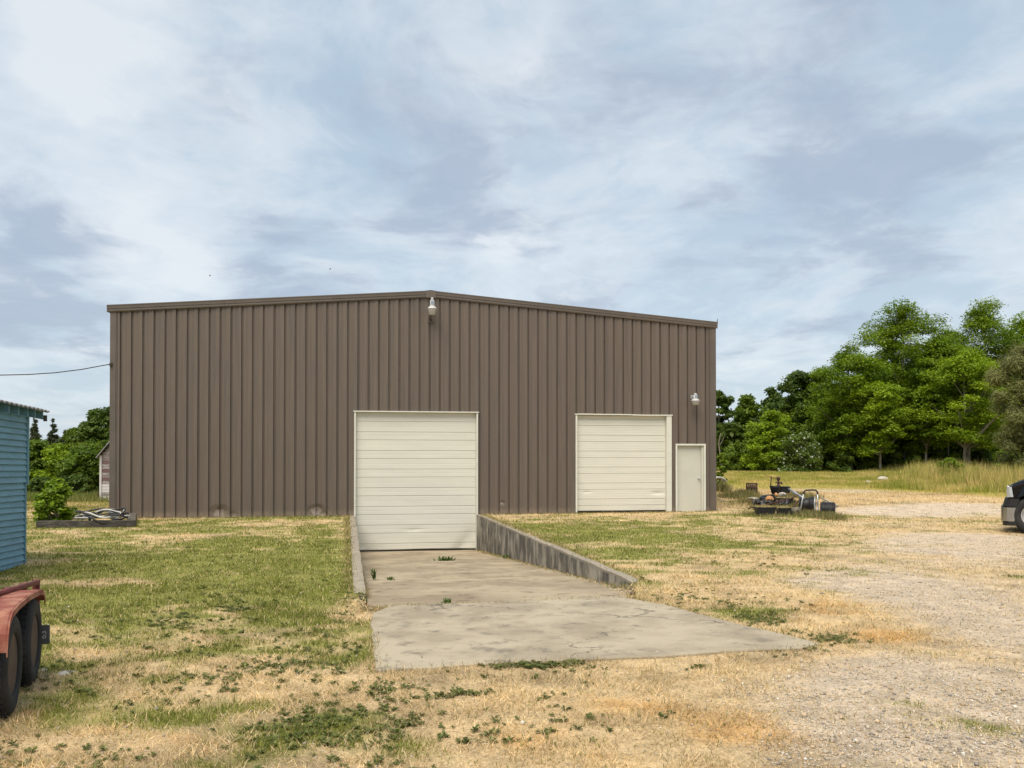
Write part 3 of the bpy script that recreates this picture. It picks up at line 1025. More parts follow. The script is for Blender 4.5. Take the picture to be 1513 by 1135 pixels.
m = MB(); shex(m, .02, .05, .05, SW, -.25, SHT); shex(m, SL - .03, SL, .05, SW, -.25, SHT); shex(m, 0, SL, SW - .05, SW, -.25, SHT); m.build('end_wall', M['blue'], shed)
m = MB(); shex(m, .06, SL, -.02, .04, -.3, -.03); m.build('sill', M['cap'], shed)
RS = .20                                                              # roof pitch


def rp(a, b, h): p = sl(a, b, SHT + .03 + RS * b + h); return p


for k, a in enumerate((-.36, .05, .42, .86, 1.3, 1.74, 2.2, 2.7, 3.3, 4.0, 4.7)):
    m = MB()
    lo = [rp(a, -.17, -.13), rp(a + .045, -.17, -.13), rp(a + .045, SW / 2, -.13), rp(a, SW / 2, -.13)]
    hi = [rp(a, -.17, .0), rp(a + .045, -.17, .0), rp(a + .045, SW / 2, .0), rp(a, SW / 2, .0)]
    if sgn < 0: lo.reverse(); hi.reverse()
    m.hexa(lo + hi); m.build('rafter', M['blue2'], shed)
m = MB()
na = 60
for k in range(na):
    a0 = -.46 + (SL + .8) * k / na; a1 = -.46 + (SL + .8) * (k + 1) / na
    h0 = .03 + .012 * math.cos(k * PI); h1_ = .03 + .012 * math.cos((k + 1) * PI)
    for s_, bb in ((0, (-.24, SW / 2)), (1, None)):
        if s_ == 0:
            lo = [rp(a0, bb[0], h0 - .022), rp(a1, bb[0], h1_ - .022), rp(a1, bb[1], h1_ - .022), rp(a0, bb[1], h0 - .022)]
            hi = [rp(a0, bb[0], h0), rp(a1, bb[0], h1_), rp(a1, bb[1], h1_), rp(a0, bb[1], h0)]
        else:
            def q(a, b, h): return sl(a, b, SHT + .06 + RS * (SW - b) + h)
            lo = [q(a0, SW / 2, h0 - .022), q(a1, SW / 2, h1_ - .022), q(a1, SW + .5, h1_ - .022), q(a0, SW + .5, h0 - .022)]
            hi = [q(a0, SW / 2, h0), q(a1, SW / 2, h1_), q(a1, SW + .5, h1_), q(a0, SW + .5, h0)]
        if sgn < 0: lo.reverse(); hi.reverse()
        m.hexa(lo + hi)
m.build('tin_roof', M['tin'], shed)
m = MB(); 
lo = [rp(-.42, -.47, -.10), rp(SL + .3, -.47, -.10), rp(SL + .3, -.44, -.10), rp(-.42, -.44, -.10)]
m = MB(); shex(m, -.40, -.36, -.22, -.17, SHT - .16, SHT - .06); m.build('eave_block', M['bracket'], shed)

# ------------------------------------------------------------------ old barn behind the left corner
bc = gz0(148, 741)
barn = empty('weathered_barn', bc, R(6), 'small unpainted grey board barn half hidden behind the left building corner', 'barn')
sB = FPX / bc.y
BWd, BHt, RB = 3.6, 68 / sB, 1.25
for i in range(32):
    z0 = i * .115 - .1
    if z0 > BHt + RB * BWd / 2: break
    xa = 0.0 if z0 + .1 < BHt else (z0 + .1 - BHt) / RB
    xb = BWd - xa
    if xb - xa < .2: break
    m = MB(); m.hexa([(xa, -.02, z0), (xb, -.02, z0), (xb, .02, z0), (xa, .02, z0), (xa, -.005, z0 + .112), (xb, -.005, z0 + .112), (xb, .02, z0 + .112), (xa, .02, z0 + .112)])
    m.build('siding_board', M['oldwood_pale' if i < 7 and i != 3 else ('oldwood_red' if i in (8, 11, 14) else 'oldwood')], barn)
m = MB(); m.box((.03, -.03, BHt / 2), (.08, .03, BHt)); m.build('corner_board', M['oldwood_pale'], barn)
m = MB(); m.box((BWd / 2, 2.5, BHt / 2 - .05), (BWd - .02, 4.9, BHt)); m.build('side_walls', M['oldwood'], barn)
m = MB()
for s_ in (0, 1):
    f = (lambda x: x) if s_ == 0 else (lambda x: BWd - x)
    P = [(f(-.12), -.15, BHt - .12), (f(BWd / 2), -.15, BHt + RB * BWd / 2 + .03), (f(BWd / 2), 5.1, BHt + RB * BWd / 2 + .03), (f(-.12), 5.1, BHt - .12)]
    m.add(P + [(x, y, z + .05) for x, y, z in P], [(0, 1, 2, 3), (7, 6, 5, 4), (0, 4, 5, 1), (1, 5, 6, 2), (2, 6, 7, 3), (3, 7, 4, 0)])
m.build('roof', M['tin'], barn)


# ------------------------------------------------------------------ timbers, hose
def timber(p0, p1, w_, h, label, z=0.0):
    p0 = Vector(p0); p1 = Vector(p1); d = p1 - p0; L = d.length
    t = empty('landscape_timber', (p0.x, p0.y, z), math.atan2(d.y, d.x), label, 'timber', 'timbers framing the planting bed')
    r = random.Random(int(L * 100)); n = 8
    m = MB(); tp = MB()
    ring = None
    for i in range(n + 1):
        x = L * i / n; j = lambda: r.uniform(-.008, .008)
        cur = [(x, j(), -.05), (x, w_ + j(), -.05), (x, w_ + j(), h - .02 + j()), (x, j(), h - .02 + j())]
        if ring: m.add(ring + cur, [(0, 1, 5, 4), (1, 2, 6, 5), (3, 0, 4, 7)]); tp.add([(a, b, c) for a, b, c in ring[2:]] + cur[2:], [(0, 1, 3, 2)])
        if i in (0, n): m.add(cur, [(3, 2, 1, 0) if i == n else (0, 1, 2, 3)])
        ring = cur
    a = m.build('beam', M['tie'], t); tp.build('weathered_top', M['tietop'], t)
    return t


fa, fb = gz0(54, 780), gz0(188, 779)
timber(fa, fb, .2, .185, 'long dark timber along the front of the planting bed by the building')
bk0, bk1 = gz0(88, 768), gz0(132, 768)
rb = Vector((*xy(wu(205), .25), 0))
timber(fb + Vector((.19, .05, 0)), rb, .2, .19, 'short dark timber running from the bed corner back to the building wall')
timber(bk0, bk1, .2, .15, 'dark timber at the back of the planting bed behind the hose')
# coiled hose, lying over the front corner
hp = []
r_ = random.Random(12)
hc = at(157, 767, fb.y + .25); hc.z = .215
loops = MB(); dark = MB()
for k in range(7):
    a0 = r_.uniform(-.16, .16); ra = r_.uniform(.36, .58); rb_ = r_.uniform(.22, .36); zo = .02 + k * .019; ph = r_.uniform(0, 6)
    pts = []
    for i in range(36):
        an = 2 * PI * i / 36
        pts.append((a0 + ra * math.cos(an) + .04 * math.sin(3 * an + ph), rb_ * math.sin(an) + .03 * math.cos(2 * an + ph), zo + .06 * math.sin(2 * an + ph) + .05 * math.sin(an) + .02 * math.sin(5 * an)))
    (loops if k % 2 else dark).tube(pts, .021, 7, closed=True)
hose = empty('coiled_hose', hc, .1, 'loosely coiled grey white hose lying on the dark timber', 'hose')
loops.build('hose_coil', M['hose'], hose); dark.build('dark_coil', M['hosedark'], hose)
m = MB(); m.tube([(-.5, -.1, .1), (-.68, -.16, .05), (-.66, -.25, .02), (-.2, -.27, .02), (.3, -.26, .05), (.62, -.1, .06)], .019, 7); m.build('hose_end', M['hose'], hose)


# ------------------------------------------------------------------ trailer
W_N, W_F = Vector((-3.30, 6.10, 0)), Vector((-3.59, 6.93, 0))              # contact points of the two right-hand wheels
ax = (W_F - W_N).normalized(); TAZ = math.atan2(ax.y, ax.x)
tr = empty('utility_trailer', W_N, TAZ, 'faded red tandem axle trailer with dusty black tyres at the left edge', 'trailer')
# local: x along the trailer away from the camera, y to its left (away from us), wheels' outer face at y = 0


def wheel(parent, x, y, rad, width, out, rimmat='rim', spokes=0, name='wheel', face=-1):
    wh = empty(name, (x, y, rad), 0); wh.parent = parent
    rot = Matrix.Rotation(R(90) * -face, 3, 'X') if face < 0 else Matrix.Rotation(R(-90), 3, 'X')
    rr = rad; ri = rad * out
    prof = [(ri, -width * .42), (ri + .01, -width * .47), (rr * .80, -width * .5), (rr * .93, -width * .46), (rr * .985, -width * .36), (rr, -width * .2), (rr, width * .2), (rr * .985, width * .36), (rr * .93, width * .46), (rr * .80, width * .5), (ri + .01, width * .47), (ri, width * .42), (ri, -width * .42)]
    m = MB(); n = 40; m.lathe(prof, n, (0, 0, 0), rot)
    # tread blocks
    for k in range(n):
        a = 2 * PI * (k + .5) / n
        for q, off in ((-.26, 0), (0, .5), (.26, 0)):
            b = a + off * 2 * PI / n
            c = rot @ Vector(((rr + .003) * math.cos(b), (rr + .003) * math.sin(b), q * width))
            m.box(c, (.012, .6 * 2 * PI * rr / n, width * .2), rot @ Matrix.Rotation(b, 3, 'Z'))
    m.build('tyre', M['tyre'], wh)
    m = MB()
    z1 = width * .40
    if not spokes:
        m.lathe([(0, z1 * .35), (.05, z1 * .35), (.06, z1 * .1), (ri * .55, z1 * .15), (ri * .62, z1 * .3), (ri * .72, -z1 * .1), (ri * .88, z1 * .0), (ri * .93, z1 * .7), (ri, z1)], 30, (0, 0, 0), rot)
        for k in range(5):
            a = 2 * PI * k / 5
            m.lathe([(.012, z1 * .2), (.012, z1 * .45), (0, z1 * .46)], 6, rot @ Vector((ri * .4 * math.cos(a), ri * .4 * math.sin(a), 0)), rot)
    else:
        m.lathe([(ri * .86, z1 * .1), (ri * .9, z1 * .85), (ri, z1), (ri, z1 * .6), (ri * .97, -z1)], 36, (0, 0, 0), rot)
        m.lathe([(0, z1 * .75), (ri * .16, z1 * .75), (ri * .2, z1 * .6), (ri * .2, 0)], 20, (0, 0, 0), rot)
        for k in range(spokes):
            a = 2 * PI * k / spokes
            c = rot @ Vector((ri * .53 * math.cos(a), ri * .53 * math.sin(a), z1 * .55))
            m.box(c, (ri * .76, ri * .26, z1 * .35), rot @ Matrix.Rotation(a, 3, 'Z'))
    m.build('rim', M[rimmat], wh)
    return wh


AXL = (W_F - W_N).length
wheel(tr, 0, .11, .335, .21, .60); wheel(tr, AXL, .11, .325, .21, .60)
wheel(tr, 0, 2.05, .335, .21, .60, face=1); wheel(tr, AXL, 2.05, .325, .21, .60, face=1)
for yf, lab in ((0, None), (1.95, None)):                                      # fenders over both wheels
    m = MB(); n = 14
    top = [(-.40, .50), (-.375, .60), (-.32, .68), (-.22, .72), (0, .735), (AXL * .5, .735), (AXL, .71), (AXL + .16, .69), (AXL + .24, .66), (AXL + .28, .60)]
    w0, w1 = (-.012, .27) if yf == 0 else (1.86, 2.20)
    for (xa, za), (xb, zb) in zip(top[:-1], top[1:]):
        m.hexa([(xa, w0, za - .012), (xb, w0, zb - .012), (xb, w1, zb - .012), (xa, w1, za - .012), (xa, w0 + .012, za), (xb, w0 + .012, zb), (xb, w1, zb), (xa, w1, za)])
    for (xa, za), (xb, zb) in zip(top[:-1], top[1:]):                          # turned-down lip
        yy = w0 if yf == 0 else w1
        lip = .042
        m.hexa([(xa, yy - .004, za - lip), (xb, yy - .004, zb - lip), (xb, yy + .004, zb - lip), (xa, yy + .004, za - lip), (xa, yy - .004, za - .004), (xb, yy - .004, zb - .004), (xb, yy + .004, zb - .004), (xa, yy + .004, za - .004)])
    m.build('fender', M['trailer'], tr)
m = MB(); m.box((AXL / 2, 1.08, .335), (.06, 1.7, .06)); m.box((0, 1.08, .335), (.07, 1.8, .07)); m.box((AXL, 1.08, .335), (.07, 1.8, .07)); m.build('axle', M['trailer_dark'], tr)
m = MB()
m.box((-.3, .36, .52), (3.4, .07, .13)); m.box((-.3, 1.80, .52), (3.4, .07, .13))
for x in (-1.95, -.9, .2, 1.36): m.box((x, 1.08, .50), (.06, 1.37, .08))
m.build('frame', M['trailer_dark'], tr)
m = MB()
for k in range(9): m.box((-.3, .47 + k * .153, .585), (3.3, .145, .035))
m.build('deck', M['oldwood'], tr)
XE = AXL + .62                                                               # far end of the side rail


def rail_pt(px, py, dist):
    p = at(px, py, dist) - W_N
    return Vector((p.x * math.cos(TAZ) + p.y * math.sin(TAZ), -p.x * math.sin(TAZ) + p.y * math.cos(TAZ), p.z))


ra_, rb_ = rail_pt(57, 860, 7.55), rail_pt(-6, 878, 6.35)
m = MB(); d = (rb_ - ra_)
m.tube([ra_ + Vector((0, 0, .0)), rb_, rb_ + d * .9], .024, 4); m.tube([ra_ - Vector((0, 0, .13)), rb_ - Vector((0, 0, .11)), rb_ + d * .9 - Vector((0, 0, .1))], .02, 4)
m.build('side_rail', M['trailer_dark'], tr)
for f in (0.0, .34, .7, 1.2):
    p = ra_ + d * f
    m = MB(); m.box((p.x, p.y + .01, p.z - .13), (.05, .05, .30)); m.build('rail_post', M['trailer_dark'], tr)
pl = rail_pt(66, 937, 7.2)
m = MB(); m.box((pl.x + .02, pl.y + .62, pl.z + .11), (.06, 1.0, .06)); m.build('rear_bar', M['trailer_dark'], tr)
m = MB()
cz = Matrix.Rotation(R(0), 3, 'Z')
m.box((pl.x, pl.y + .105, pl.z), (.012, .30, .150)); plo = m.build('number_plate', M['plate'], tr, bevel=.005)


def text_mesh(txt, size, mat, name, parent, mtx):
    cu = bpy.data.curves.new(name, 'FONT'); cu.body = txt; cu.size = size; cu.extrude = .0015; cu.align_x = 'CENTER'; cu.align_y = 'CENTER'
    tmp = bpy.data.objects.new(name, cu); COL.objects.link(tmp)
    dg = bpy.context.evaluated_depsgraph_get()
    me = bpy.data.meshes.new_from_object(tmp.evaluated_get(dg))
    bpy.data.objects.remove(tmp)
    me.transform(mtx); me.materials.clear(); me.materials.append(mat)
    return link(name, me, parent)


text_mesh('63', .065, M['mark'], 'plate_characters', plo, Matrix.Translation((pl.x - .0085, pl.y + .0, pl.z)) @ Matrix.Rotation(R(-90), 4, 'Z') @ Matrix.Rotation(R(90), 4, 'X') @ Matrix.Rotation(R(90), 4, 'Z'))
# broken concrete lying by the trailer
def rock_mesh(sx, sy, sz, seed, n=2):
    import bmesh
    bm = bmesh.new(); bmesh.ops.create_icosphere(bm, subdivisions=n, radius=1)
    r = random.Random(seed); off = [Vector((r.uniform(-1, 1), r.uniform(-1, 1), r.uniform(-1, 1))).normalized() for _ in range(7)]
    lim = [r.uniform(.55, .85) for _ in off]
    for v in bm.verts:
        for o_, l in zip(off, lim):
            q = v.co.dot(o_)
            if q > l: v.co -= o_ * (q - l)
        v.co.x *= sx; v.co.y *= sy; v.co.z *= sz
    me = bpy.data.meshes.new('rock'); bm.to_mesh(me); bm.free(); return me


def rock(name, px, py, Y, wpx, hpx, mat, label, cat, seed, depth=None, group=None):
    p = at(px, py, Y); s = FPX / Y
    me = rock_mesh(wpx / s / 2, (depth or wpx / s * .8) / 2, hpx / s / 2, seed); me.materials.append(mat)
    o = link(name, me, None, p, (0, 0, seed * 1.3)); o.rotation_euler.z = random.Random(seed).uniform(-.4, .4)
    return tag(o, label, cat, group)


for px, py, wpx, hpx, sd_, lab in ((101, 994, 26, 9, 3, 'flat pale piece of broken concrete in the grass beside the trailer'), (66, 990, 17, 7, 5, 'small pale broken concrete piece close behind the trailer tyre')):
    q = gz0(px, py); rock('concrete_piece', px, py, q.y, wpx, hpx, M['rock'], lab, 'concrete piece', sd_, depth=.16, group='broken concrete by the trailer')

# ------------------------------------------------------------------ pickup truck
TY = 20.8; TS = FPX / TY
tx0 = (1480.5 - CX) / TS
tk = empty('pickup_truck', (tx0 + .02, TY + .1, 0.0), R(-31), 'black pickup truck nosing into the right edge of the yard', 'pickup truck')
# local: x = 0 at the front bumper going back, y = 0 at the near side going away, width 2.0
WX = .645; WR = .415; WB = 3.57


def arch(cx, r, n=12): return [(cx + r * math.cos(a), .415 + r * math.sin(a)) for a in [PI - PI * i / n for i in range(n + 1)]]


low = .36
body = [(.12, .40), (.12, low + .1)]
prof = [(.17, .56)] + [(x, z) for x, z in arch(WX, .475) if z > .56] + [(WX + .50, .58), (WX + .54, low)] + [(WX + WB - .54, low)] + [(x, z) for x, z in arch(WX + WB, .50) if z > .40] + [(5.55, .42), (5.72, .55), (5.74, 1.25), (3.85, 1.28), (1.75, 1.24), (1.1, 1.215), (.5, 1.17), (.24, 1.10), (.13, 1.0), (.13, .80), (.15, .66)]


def plan(v):
    """narrow the nose in plan"""
    k = max(0, 1 - v.x / .9); c = 1.0
    return Vector((v.x + .0 * k, c + (v.y - c) * (1 - .16 * k * k), v.z))


m = MB(); m.prism(prof, .0, 2.0, plan)
bo = m.build('body', M['truck'], tk, bevel=.035)
m = MB()
hoodp = [(.20, 1.085), (.24, 1.10), (.5, 1.18), (1.1, 1.225), (1.75, 1.245), (1.75, 1.30), (1.1, 1.295), (.62, 1.255), (.36, 1.19), (.20, 1.11)]
m.prism(hoodp, .14, 1.86, plan); m.build('hood', M['hood'], tk, bevel=.03)
cabp = [(1.62, 1.26), (3.95, 1.28), (3.88, 1.75), (3.70, 1.90), (2.55, 1.92), (2.30, 1.86)]
m = MB(); m.prism(cabp, .12, 1.88, lambda v: Vector((v.x, 1 + (v.y - 1) * (1 - .16 * max(0, v.z - 1.3) / .6), v.z))); m.build('cab', M['truck'], tk, bevel=.04)
for yy in (.105, 1.895):
    for poly in ([(1.98, 1.31), (2.78, 1.32), (2.78, 1.82), (2.42, 1.80)], [(2.86, 1.32), (3.80, 1.33), (3.74, 1.72), (3.60, 1.82), (2.86, 1.83)]):
        m = MB(); sg = -1 if yy < 1 else 1
        m.prism(poly, yy - .012, yy + .012, lambda v: Vector((v.x, 1 + (v.y - 1) * (1 - .16 * max(0, v.z - 1.3) / .6), v.z))); m.build('window', M['glass'], tk)
m = MB(); m.hexa([(1.66, .22, 1.30), (1.66, 1.78, 1.30), (1.70, 1.78, 1.30), (1.70, .22, 1.30), (2.24, .30, 1.82), (2.24, 1.70, 1.82), (2.30, 1.70, 1.82), (2.30, .30, 1.82)]); m.build('windscreen', M['glass'], tk)
for yy, s_ in ((.0, 1), (2.0, -1)):                                            # headlights wrap round the front corners
    m = MB(); Y0 = yy
    P = [(.105, Y0 + s_ * .40, .83), (.12, Y0 + s_ * .06, .82), (.20, Y0 + s_ * -.004, .83), (.105, Y0 + s_ * .40, 1.05), (.12, Y0 + s_ * .06, 1.06), (.165, Y0 + s_ * -.002, 1.06)]
    P = P + [(x + .05, y + s_ * .05, z) for x, y, z in P]
    m.add(P, [(0, 1, 4, 3), (1, 2, 5, 4), (9, 10, 7, 6), (10, 11, 8, 7), (0, 6, 7, 1), (1, 7, 8, 2), (3, 4, 10, 9), (4, 5, 11, 10), (0, 3, 9, 6), (2, 8, 11, 5)])
    m.build('headlight', M['lens'], tk)
m = MB(); m.box((.13, 1.0, .93), (.06, 1.1, .28)); m.box((.11, 1.0, .93), (.05, 1.1, .04)); m.box((.11, 1.0, .93), (.05, .06, .26)); m.build('grille', M['chrome'], tk, bevel=.01)


def bump_pts(x): return x


m = MB(); n = 10
outl = [(.215, .015), (.12, .02), (.045, .07), (.0, .16), (-.02, .4), (-.04, .8), (-.04, 1.2), (-.02, 1.6), (.0, 1.84), (.045, 1.93), (.12, 1.98), (.215, 1.985)]
for nm, z0, z1, ins, mt in (('bumper', .28, .59, 0, 'chrome'), ('bumper_top', .61, .79, .035, 'black'), ('air_dam', .18, .275, .03, 'black')):
    m = MB()
    for (xa, ya), (xb, yb) in zip(outl[:-1], outl[1:]):
        if nm == 'bumper_top': ta, tb = .05, .05
        else: ta, tb = 0, 0
        m.hexa([(xa + ins, ya, z0), (xa + .06 + ins, ya + (0.0), z0), (xb + .06 + ins, yb, z0), (xb + ins, yb, z0), (xa + ins + ta, ya, z1), (xa + .08 + ins + ta, ya, z1), (xb + .08 + ins + tb, yb, z1), (xb + ins + tb, yb, z1)])
    m.build(nm, M[mt], tk)
for x, nm in ((WX, 'front'), (WX + WB, 'rear')):
    wheel(tk, x, .14, WR, .27, .60, 'alloy', 5, 'wheel'); wheel(tk, x, 1.86, WR, .27, .60, 'alloy', 5, 'wheel', face=1)
m = MB(); m.box((2.6, 1.0, .40), (4.6, 1.5, .16)); m.box((WX, 1.0, .62), (.92, 1.5, .5)); m.box((WX + WB, 1.0, .62), (1.02, 1.55, .5)); m.build('chassis', M['dark'], tk)
m = MB(); m.box((1.78, -.12, 1.34), (.12, .24, .2)); m.build('mirror', M['truck'], tk, bevel=.03)

# ------------------------------------------------------------------ things lying in the yard right of the building
def on_ground(px, py):
    """where the view ray through a pixel meets the ground"""
    Y = 3.0
    while Y < 250:
        p = at(px, py, Y)
        if p.z <= float(G(p.x, Y)): return p
        Y *= 1.004
    return at(px, py, 60)


def turf_pts(n, rx, ry): return [(rng.normal(0, rx), rng.normal(0, ry)) for _ in range(n)]


# hose reel cart
p = on_ground(1196, 757); s = FPX / p.y
t = empty('hose_reel', p, R(0), 'hose reel cart with an arched black handle and grey drum', 'hose reel')
L = lambda a: (a - 1196) / s
Zp = lambda b: (757 - b) / s
m = MB()
m.tube([(L(1182), .0, 0), (L(1184.5), .0, Zp(742)), (L(1187), 0, Zp(730))], .022, 8)
m.tube([(L(1208.5), .0, -.02), (L(1208), .0, Zp(742)), (L(1207.5), 0, Zp(730))], .022, 8)
m.tube([(L(1188), .42, 0), (L(1187), .3, Zp(745)), (L(1184.5), 0, Zp(742))], .018, 8)
m.tube([(L(1210), .42, 0), (L(1209), .3, Zp(745)), (L(1208), 0, Zp(742))], .018, 8)
m.tube([(L(1184), .2, Zp(745)), (L(1209), .2, Zp(745))], .018, 8)
m.tube([(L(1182), 0, .03), (L(1188), .42, .03)], .018, 8); m.tube([(L(1208.5), 0, .03), (L(1210), .42, .03)], .018, 8)
m.build('frame', M['steel'], t)
m = MB(); m.tube([(L(1187), 0, Zp(730)), (L(1187.8), 0, Zp(726.5)), (L(1190), 0, Zp(724.5)), (L(1199), 0, Zp(724)), (L(1205), 0, Zp(724.3)), (L(1207.5), 0, Zp(727)), (L(1207.5), 0, Zp(730))], .026, 8); m.build('handle', M['black'], t)
RX = Matrix.Rotation(R(90), 3, 'Y') ; RX = Matrix.Rotation(R(-22), 3, 'Z') @ RX
m = MB(); m.lathe([(.03, -.24), (.235, -.24), (.245, -.23), (.245, -.215), (.2, -.20), (.21, .0), (.2, .12), (.03, .12)], 26, (L(1195), .16, Zp(746)), RX); m.build('drum', M['black'], t)
m = MB()
cc = Vector((L(1195), .16, Zp(746)))
for k, (q, rr) in enumerate(((.10, .22), (.14, .235), (.18, .225), (.06, .228))):
    m.tube([cc + RX @ Vector((rr * math.cos(2 * PI * i / 24), rr * math.sin(2 * PI * i / 24), q)) for i in range(24)], .02, 6, closed=True)
m.build('wound_hose', M['hosedark'], t)
m = MB()
m.tube([cc + RX @ Vector((.245 * math.cos(2 * PI * i / 24), .245 * math.sin(2 * PI * i / 24), .225)) for i in range(24)], .014, 6, closed=True)
for i in range(5):
    a = 2 * PI * i / 5 + .3
    m.tube([cc + RX @ Vector((0, 0, .225)), cc + RX @ Vector((.24 * math.cos(a), .24 * math.sin(a), .225))], .016, 6)
m.build('flange', M['steel'], t)
m = MB(); m.tube([cc + RX @ Vector((0, 0, .23)), cc + RX @ Vector((0, 0, .30)), cc + RX @ Vector((.02, -.14, .31)) - Vector((0, 0, .12)), cc + RX @ Vector((.02, -.14, .38)) - Vector((0, 0, .12))], .014, 6); m.build('crank', M['steel'], t)

# black roll of hose and netting beside it
p = on_ground(1223, 764); s = FPX / p.y
t = empty('black_roll', p, R(-15), 'squat black roll of pipe and netting lying right of the hose reel', 'roll')
m = MB(); m.lathe([(.03, -.2), (.19, -.2), (.21, -.17), (.2, -.05), (.215, .05), (.2, .17), (.18, .2), (.03, .2)], 22, (0, .1, .2), Matrix.Rotation(R(90), 3, 'Y')); m.build('core', M['black'], t)
m = MB()
for k in range(9):
    x = -.18 + k * .045
    m.tube([(x + .01 * math.sin(i), .1 + .22 * math.cos(2 * PI * i / 20), .2 + .22 * math.sin(2 * PI * i / 20)) for i in range(20)], .018, 6, closed=True)
m.build('coil', M['hosedark'], t)
for (a, b, rr, lab) in (((1213, 735.5), (1238, 748), .028, 'upper of two grey pipes leaning over the black roll'), ((1216, 741), (1236, 749.5), .024, 'lower of two grey pipes leaning over the black roll')):
    pa, pb = at(*a, p.y + .5), at(*b, p.y - .1)
    o = empty('pipe', pa, 0, lab, 'pipe', 'pipes lying in the yard'); m = MB(); m.tube([pa - pa, pb - pa], rr, 8); m.build('tube', M['darkrock'], o)
pa, pb = at(1165, 722.5, 31.2), at(1187, 736, 28.5)
o = empty('pipe', pa, 0, 'bright galvanised pipe leaning from the scrap heap towards the hose reel', 'pipe', 'pipes lying in the yard'); m = MB(); m.tube([pa - pa, pb - pa], .035, 8); m.tube([(pb - pa) * .35, (pb - pa) * .5], .05, 8); m.build('tube', M['steel'], o)


# planters: black trays with tufts
def tray(px0, px1, ptop, pbot, label, dep=.42, lift=0, Yd=None):
    p = on_ground((px0 + px1) / 2, pbot) if Yd is None else at((px0 + px1) / 2, pbot, Yd)
    s = FPX / p.y; w_ = (px1 - px0) / s; h = (pbot - ptop) / s
    t = empty('planter_tub', p, random.uniform(-.12, .12), label, 'planter', 'black planter tubs in the yard')
    m = MB(); o_ = .82
    lo = [(-w_ / 2 * o_, 0, -.03), (w_ / 2 * o_, 0, -.03), (w_ / 2 * o_, dep * o_, -.03), (-w_ / 2 * o_, dep * o_, -.03)]
    hi = [(-w_ / 2, -.03, h), (w_ / 2, -.03, h), (w_ / 2, dep + .02, h), (-w_ / 2, dep + .02, h)]
    m.add(lo + hi, [(3, 2, 1, 0), (0, 1, 5, 4), (1, 2, 6, 5), (2, 3, 7, 6), (3, 0, 4, 7)])
    for a, b in zip(hi, hi[1:] + hi[:1]):
        a = Vector(a); b = Vector(b); m.tube([a, b], .014, 5)
    for k in range(4):
        x = -w_ / 2 * .7 + k * w_ * .47 * .98
        m.box((x, -.012, h * .45), (.02, .03, h * .7))
    m.build('tub', M['black'], t)
    m = MB(); m.add([(x * .96, y, z - .03) for x, y, z in hi], [(0, 1, 2, 3)]); m.build('soil', M['log'], t)
    n = 260
    X = rng.uniform(-w_ / 2, w_ / 2, n); Y_ = rng.uniform(0, dep, n); az = rng.uniform(0, 2 * PI, n); hh = rng.uniform(.05, .16, n); ln = rng.uniform(.3, 1.2, n)
    V = np.zeros((n, 3, 3)); V[:, 0] = np.stack([X - .008, Y_, np.full(n, h - .03)], 1); V[:, 1] = np.stack([X + .008, Y_, np.full(n, h - .03)], 1)
    V[:, 2] = np.stack([X + np.cos(az) * hh * np.sin(ln), Y_ + np.sin(az) * hh * np.sin(ln), h - .03 + hh * np.cos(ln)], 1)
    tn = np.ones((n, 4)); tn[:, :3] = (C_STRAW * .6 + C_GREEN * .5)[None] * rng.uniform(.5, 1.2, (n, 1))
    g_ = npmesh('dry_grass', V.reshape(-1, 3), np.arange(3 * n).reshape(n, 3), M['grass'], t, tn); g_['kind'] = 'stuff'
    return t


tray(1118, 1146, 750, 763, 'front left black planter tub in the yard heap')
tray(1150, 1168, 751, 761.5, 'front middle black planter tub in the yard heap')
tray(1152, 1172, 736.5, 748, 'black planter tub standing behind and above the front pair')
p = on_ground(1176, 761); o = empty('log', p, .1, 'short dark barked log lying left of the hose reel', 'log'); m = MB(); m.lathe([(.02, -.17), (.115, -.17), (.12, 0), (.11, .17), (.02, .17)], 12, (0, .1, .11), Matrix.Rotation(R(80), 3, 'Y')); m.build('trunk_piece', M['log'], o)

# scrap behind: tyres, pot, pump
YB = 30.9
for (px, py, rx, lab, tl) in ((1136, 738.5, 13, 'left black tyre lying flat in the scrap heap', 8), (1154, 737.5, 12, 'right black tyre lying flat below the black pot', -6)):
    p = at(px, py, YB); p.z = float(G(p.x, p.y)) + .02; s = FPX / YB; r0 = rx / s
    o = empty('old_tyre', p, 0, lab, 'tyre', 'old tyres in the scrap heap'); o.rotation_euler = (R(tl), R(-tl), 0)
    m = MB(); m.lathe([(r0 * .55, -.05), (r0 * .6, -.1), (r0 * .9, -.1), (r0, .0), (r0, .17), (r0 * .9, .25), (r0 * .6, .25), (r0 * .55, .2), (r0 * .55, -.05)], 26); m.build('casing', M['black'], o)
p = at(1145, 728.5, YB + .2); s = FPX / p.y
o = empty('black_pot', p, 0, 'round black pot carrying the rusty hand pump', 'pot')
m = MB(); m.lathe([(.10, -.04), (.125, 0), (.17, .18), (.19, .24), (.175, .245), (.15, .19), (0, .18)], 24); m.build('pot', M['black'], o)
p = at(1158, 728, YB + .5); s = FPX / p.y
o = empty('black_box', p, .1, 'low black box lying behind the round black pot', 'box')
m = MB(); m.box((0, 0, .09), (.34, .28, .2)); m.build('shell', M['black'], o, bevel=.02); m = MB(); m.box((0, 0, .2), (.37, .31, .03)); m.build('lid', M['black'], o)
p = at(1150, 718.5, YB + .2); s = FPX / p.y; q = lambda a, b: ((a - 1150) / s, 0, (718.5 - b) / s)
o = empty('hand_pump', p, 0, 'rusty brown hand pump with a thin side rod on the black pot', 'pump')
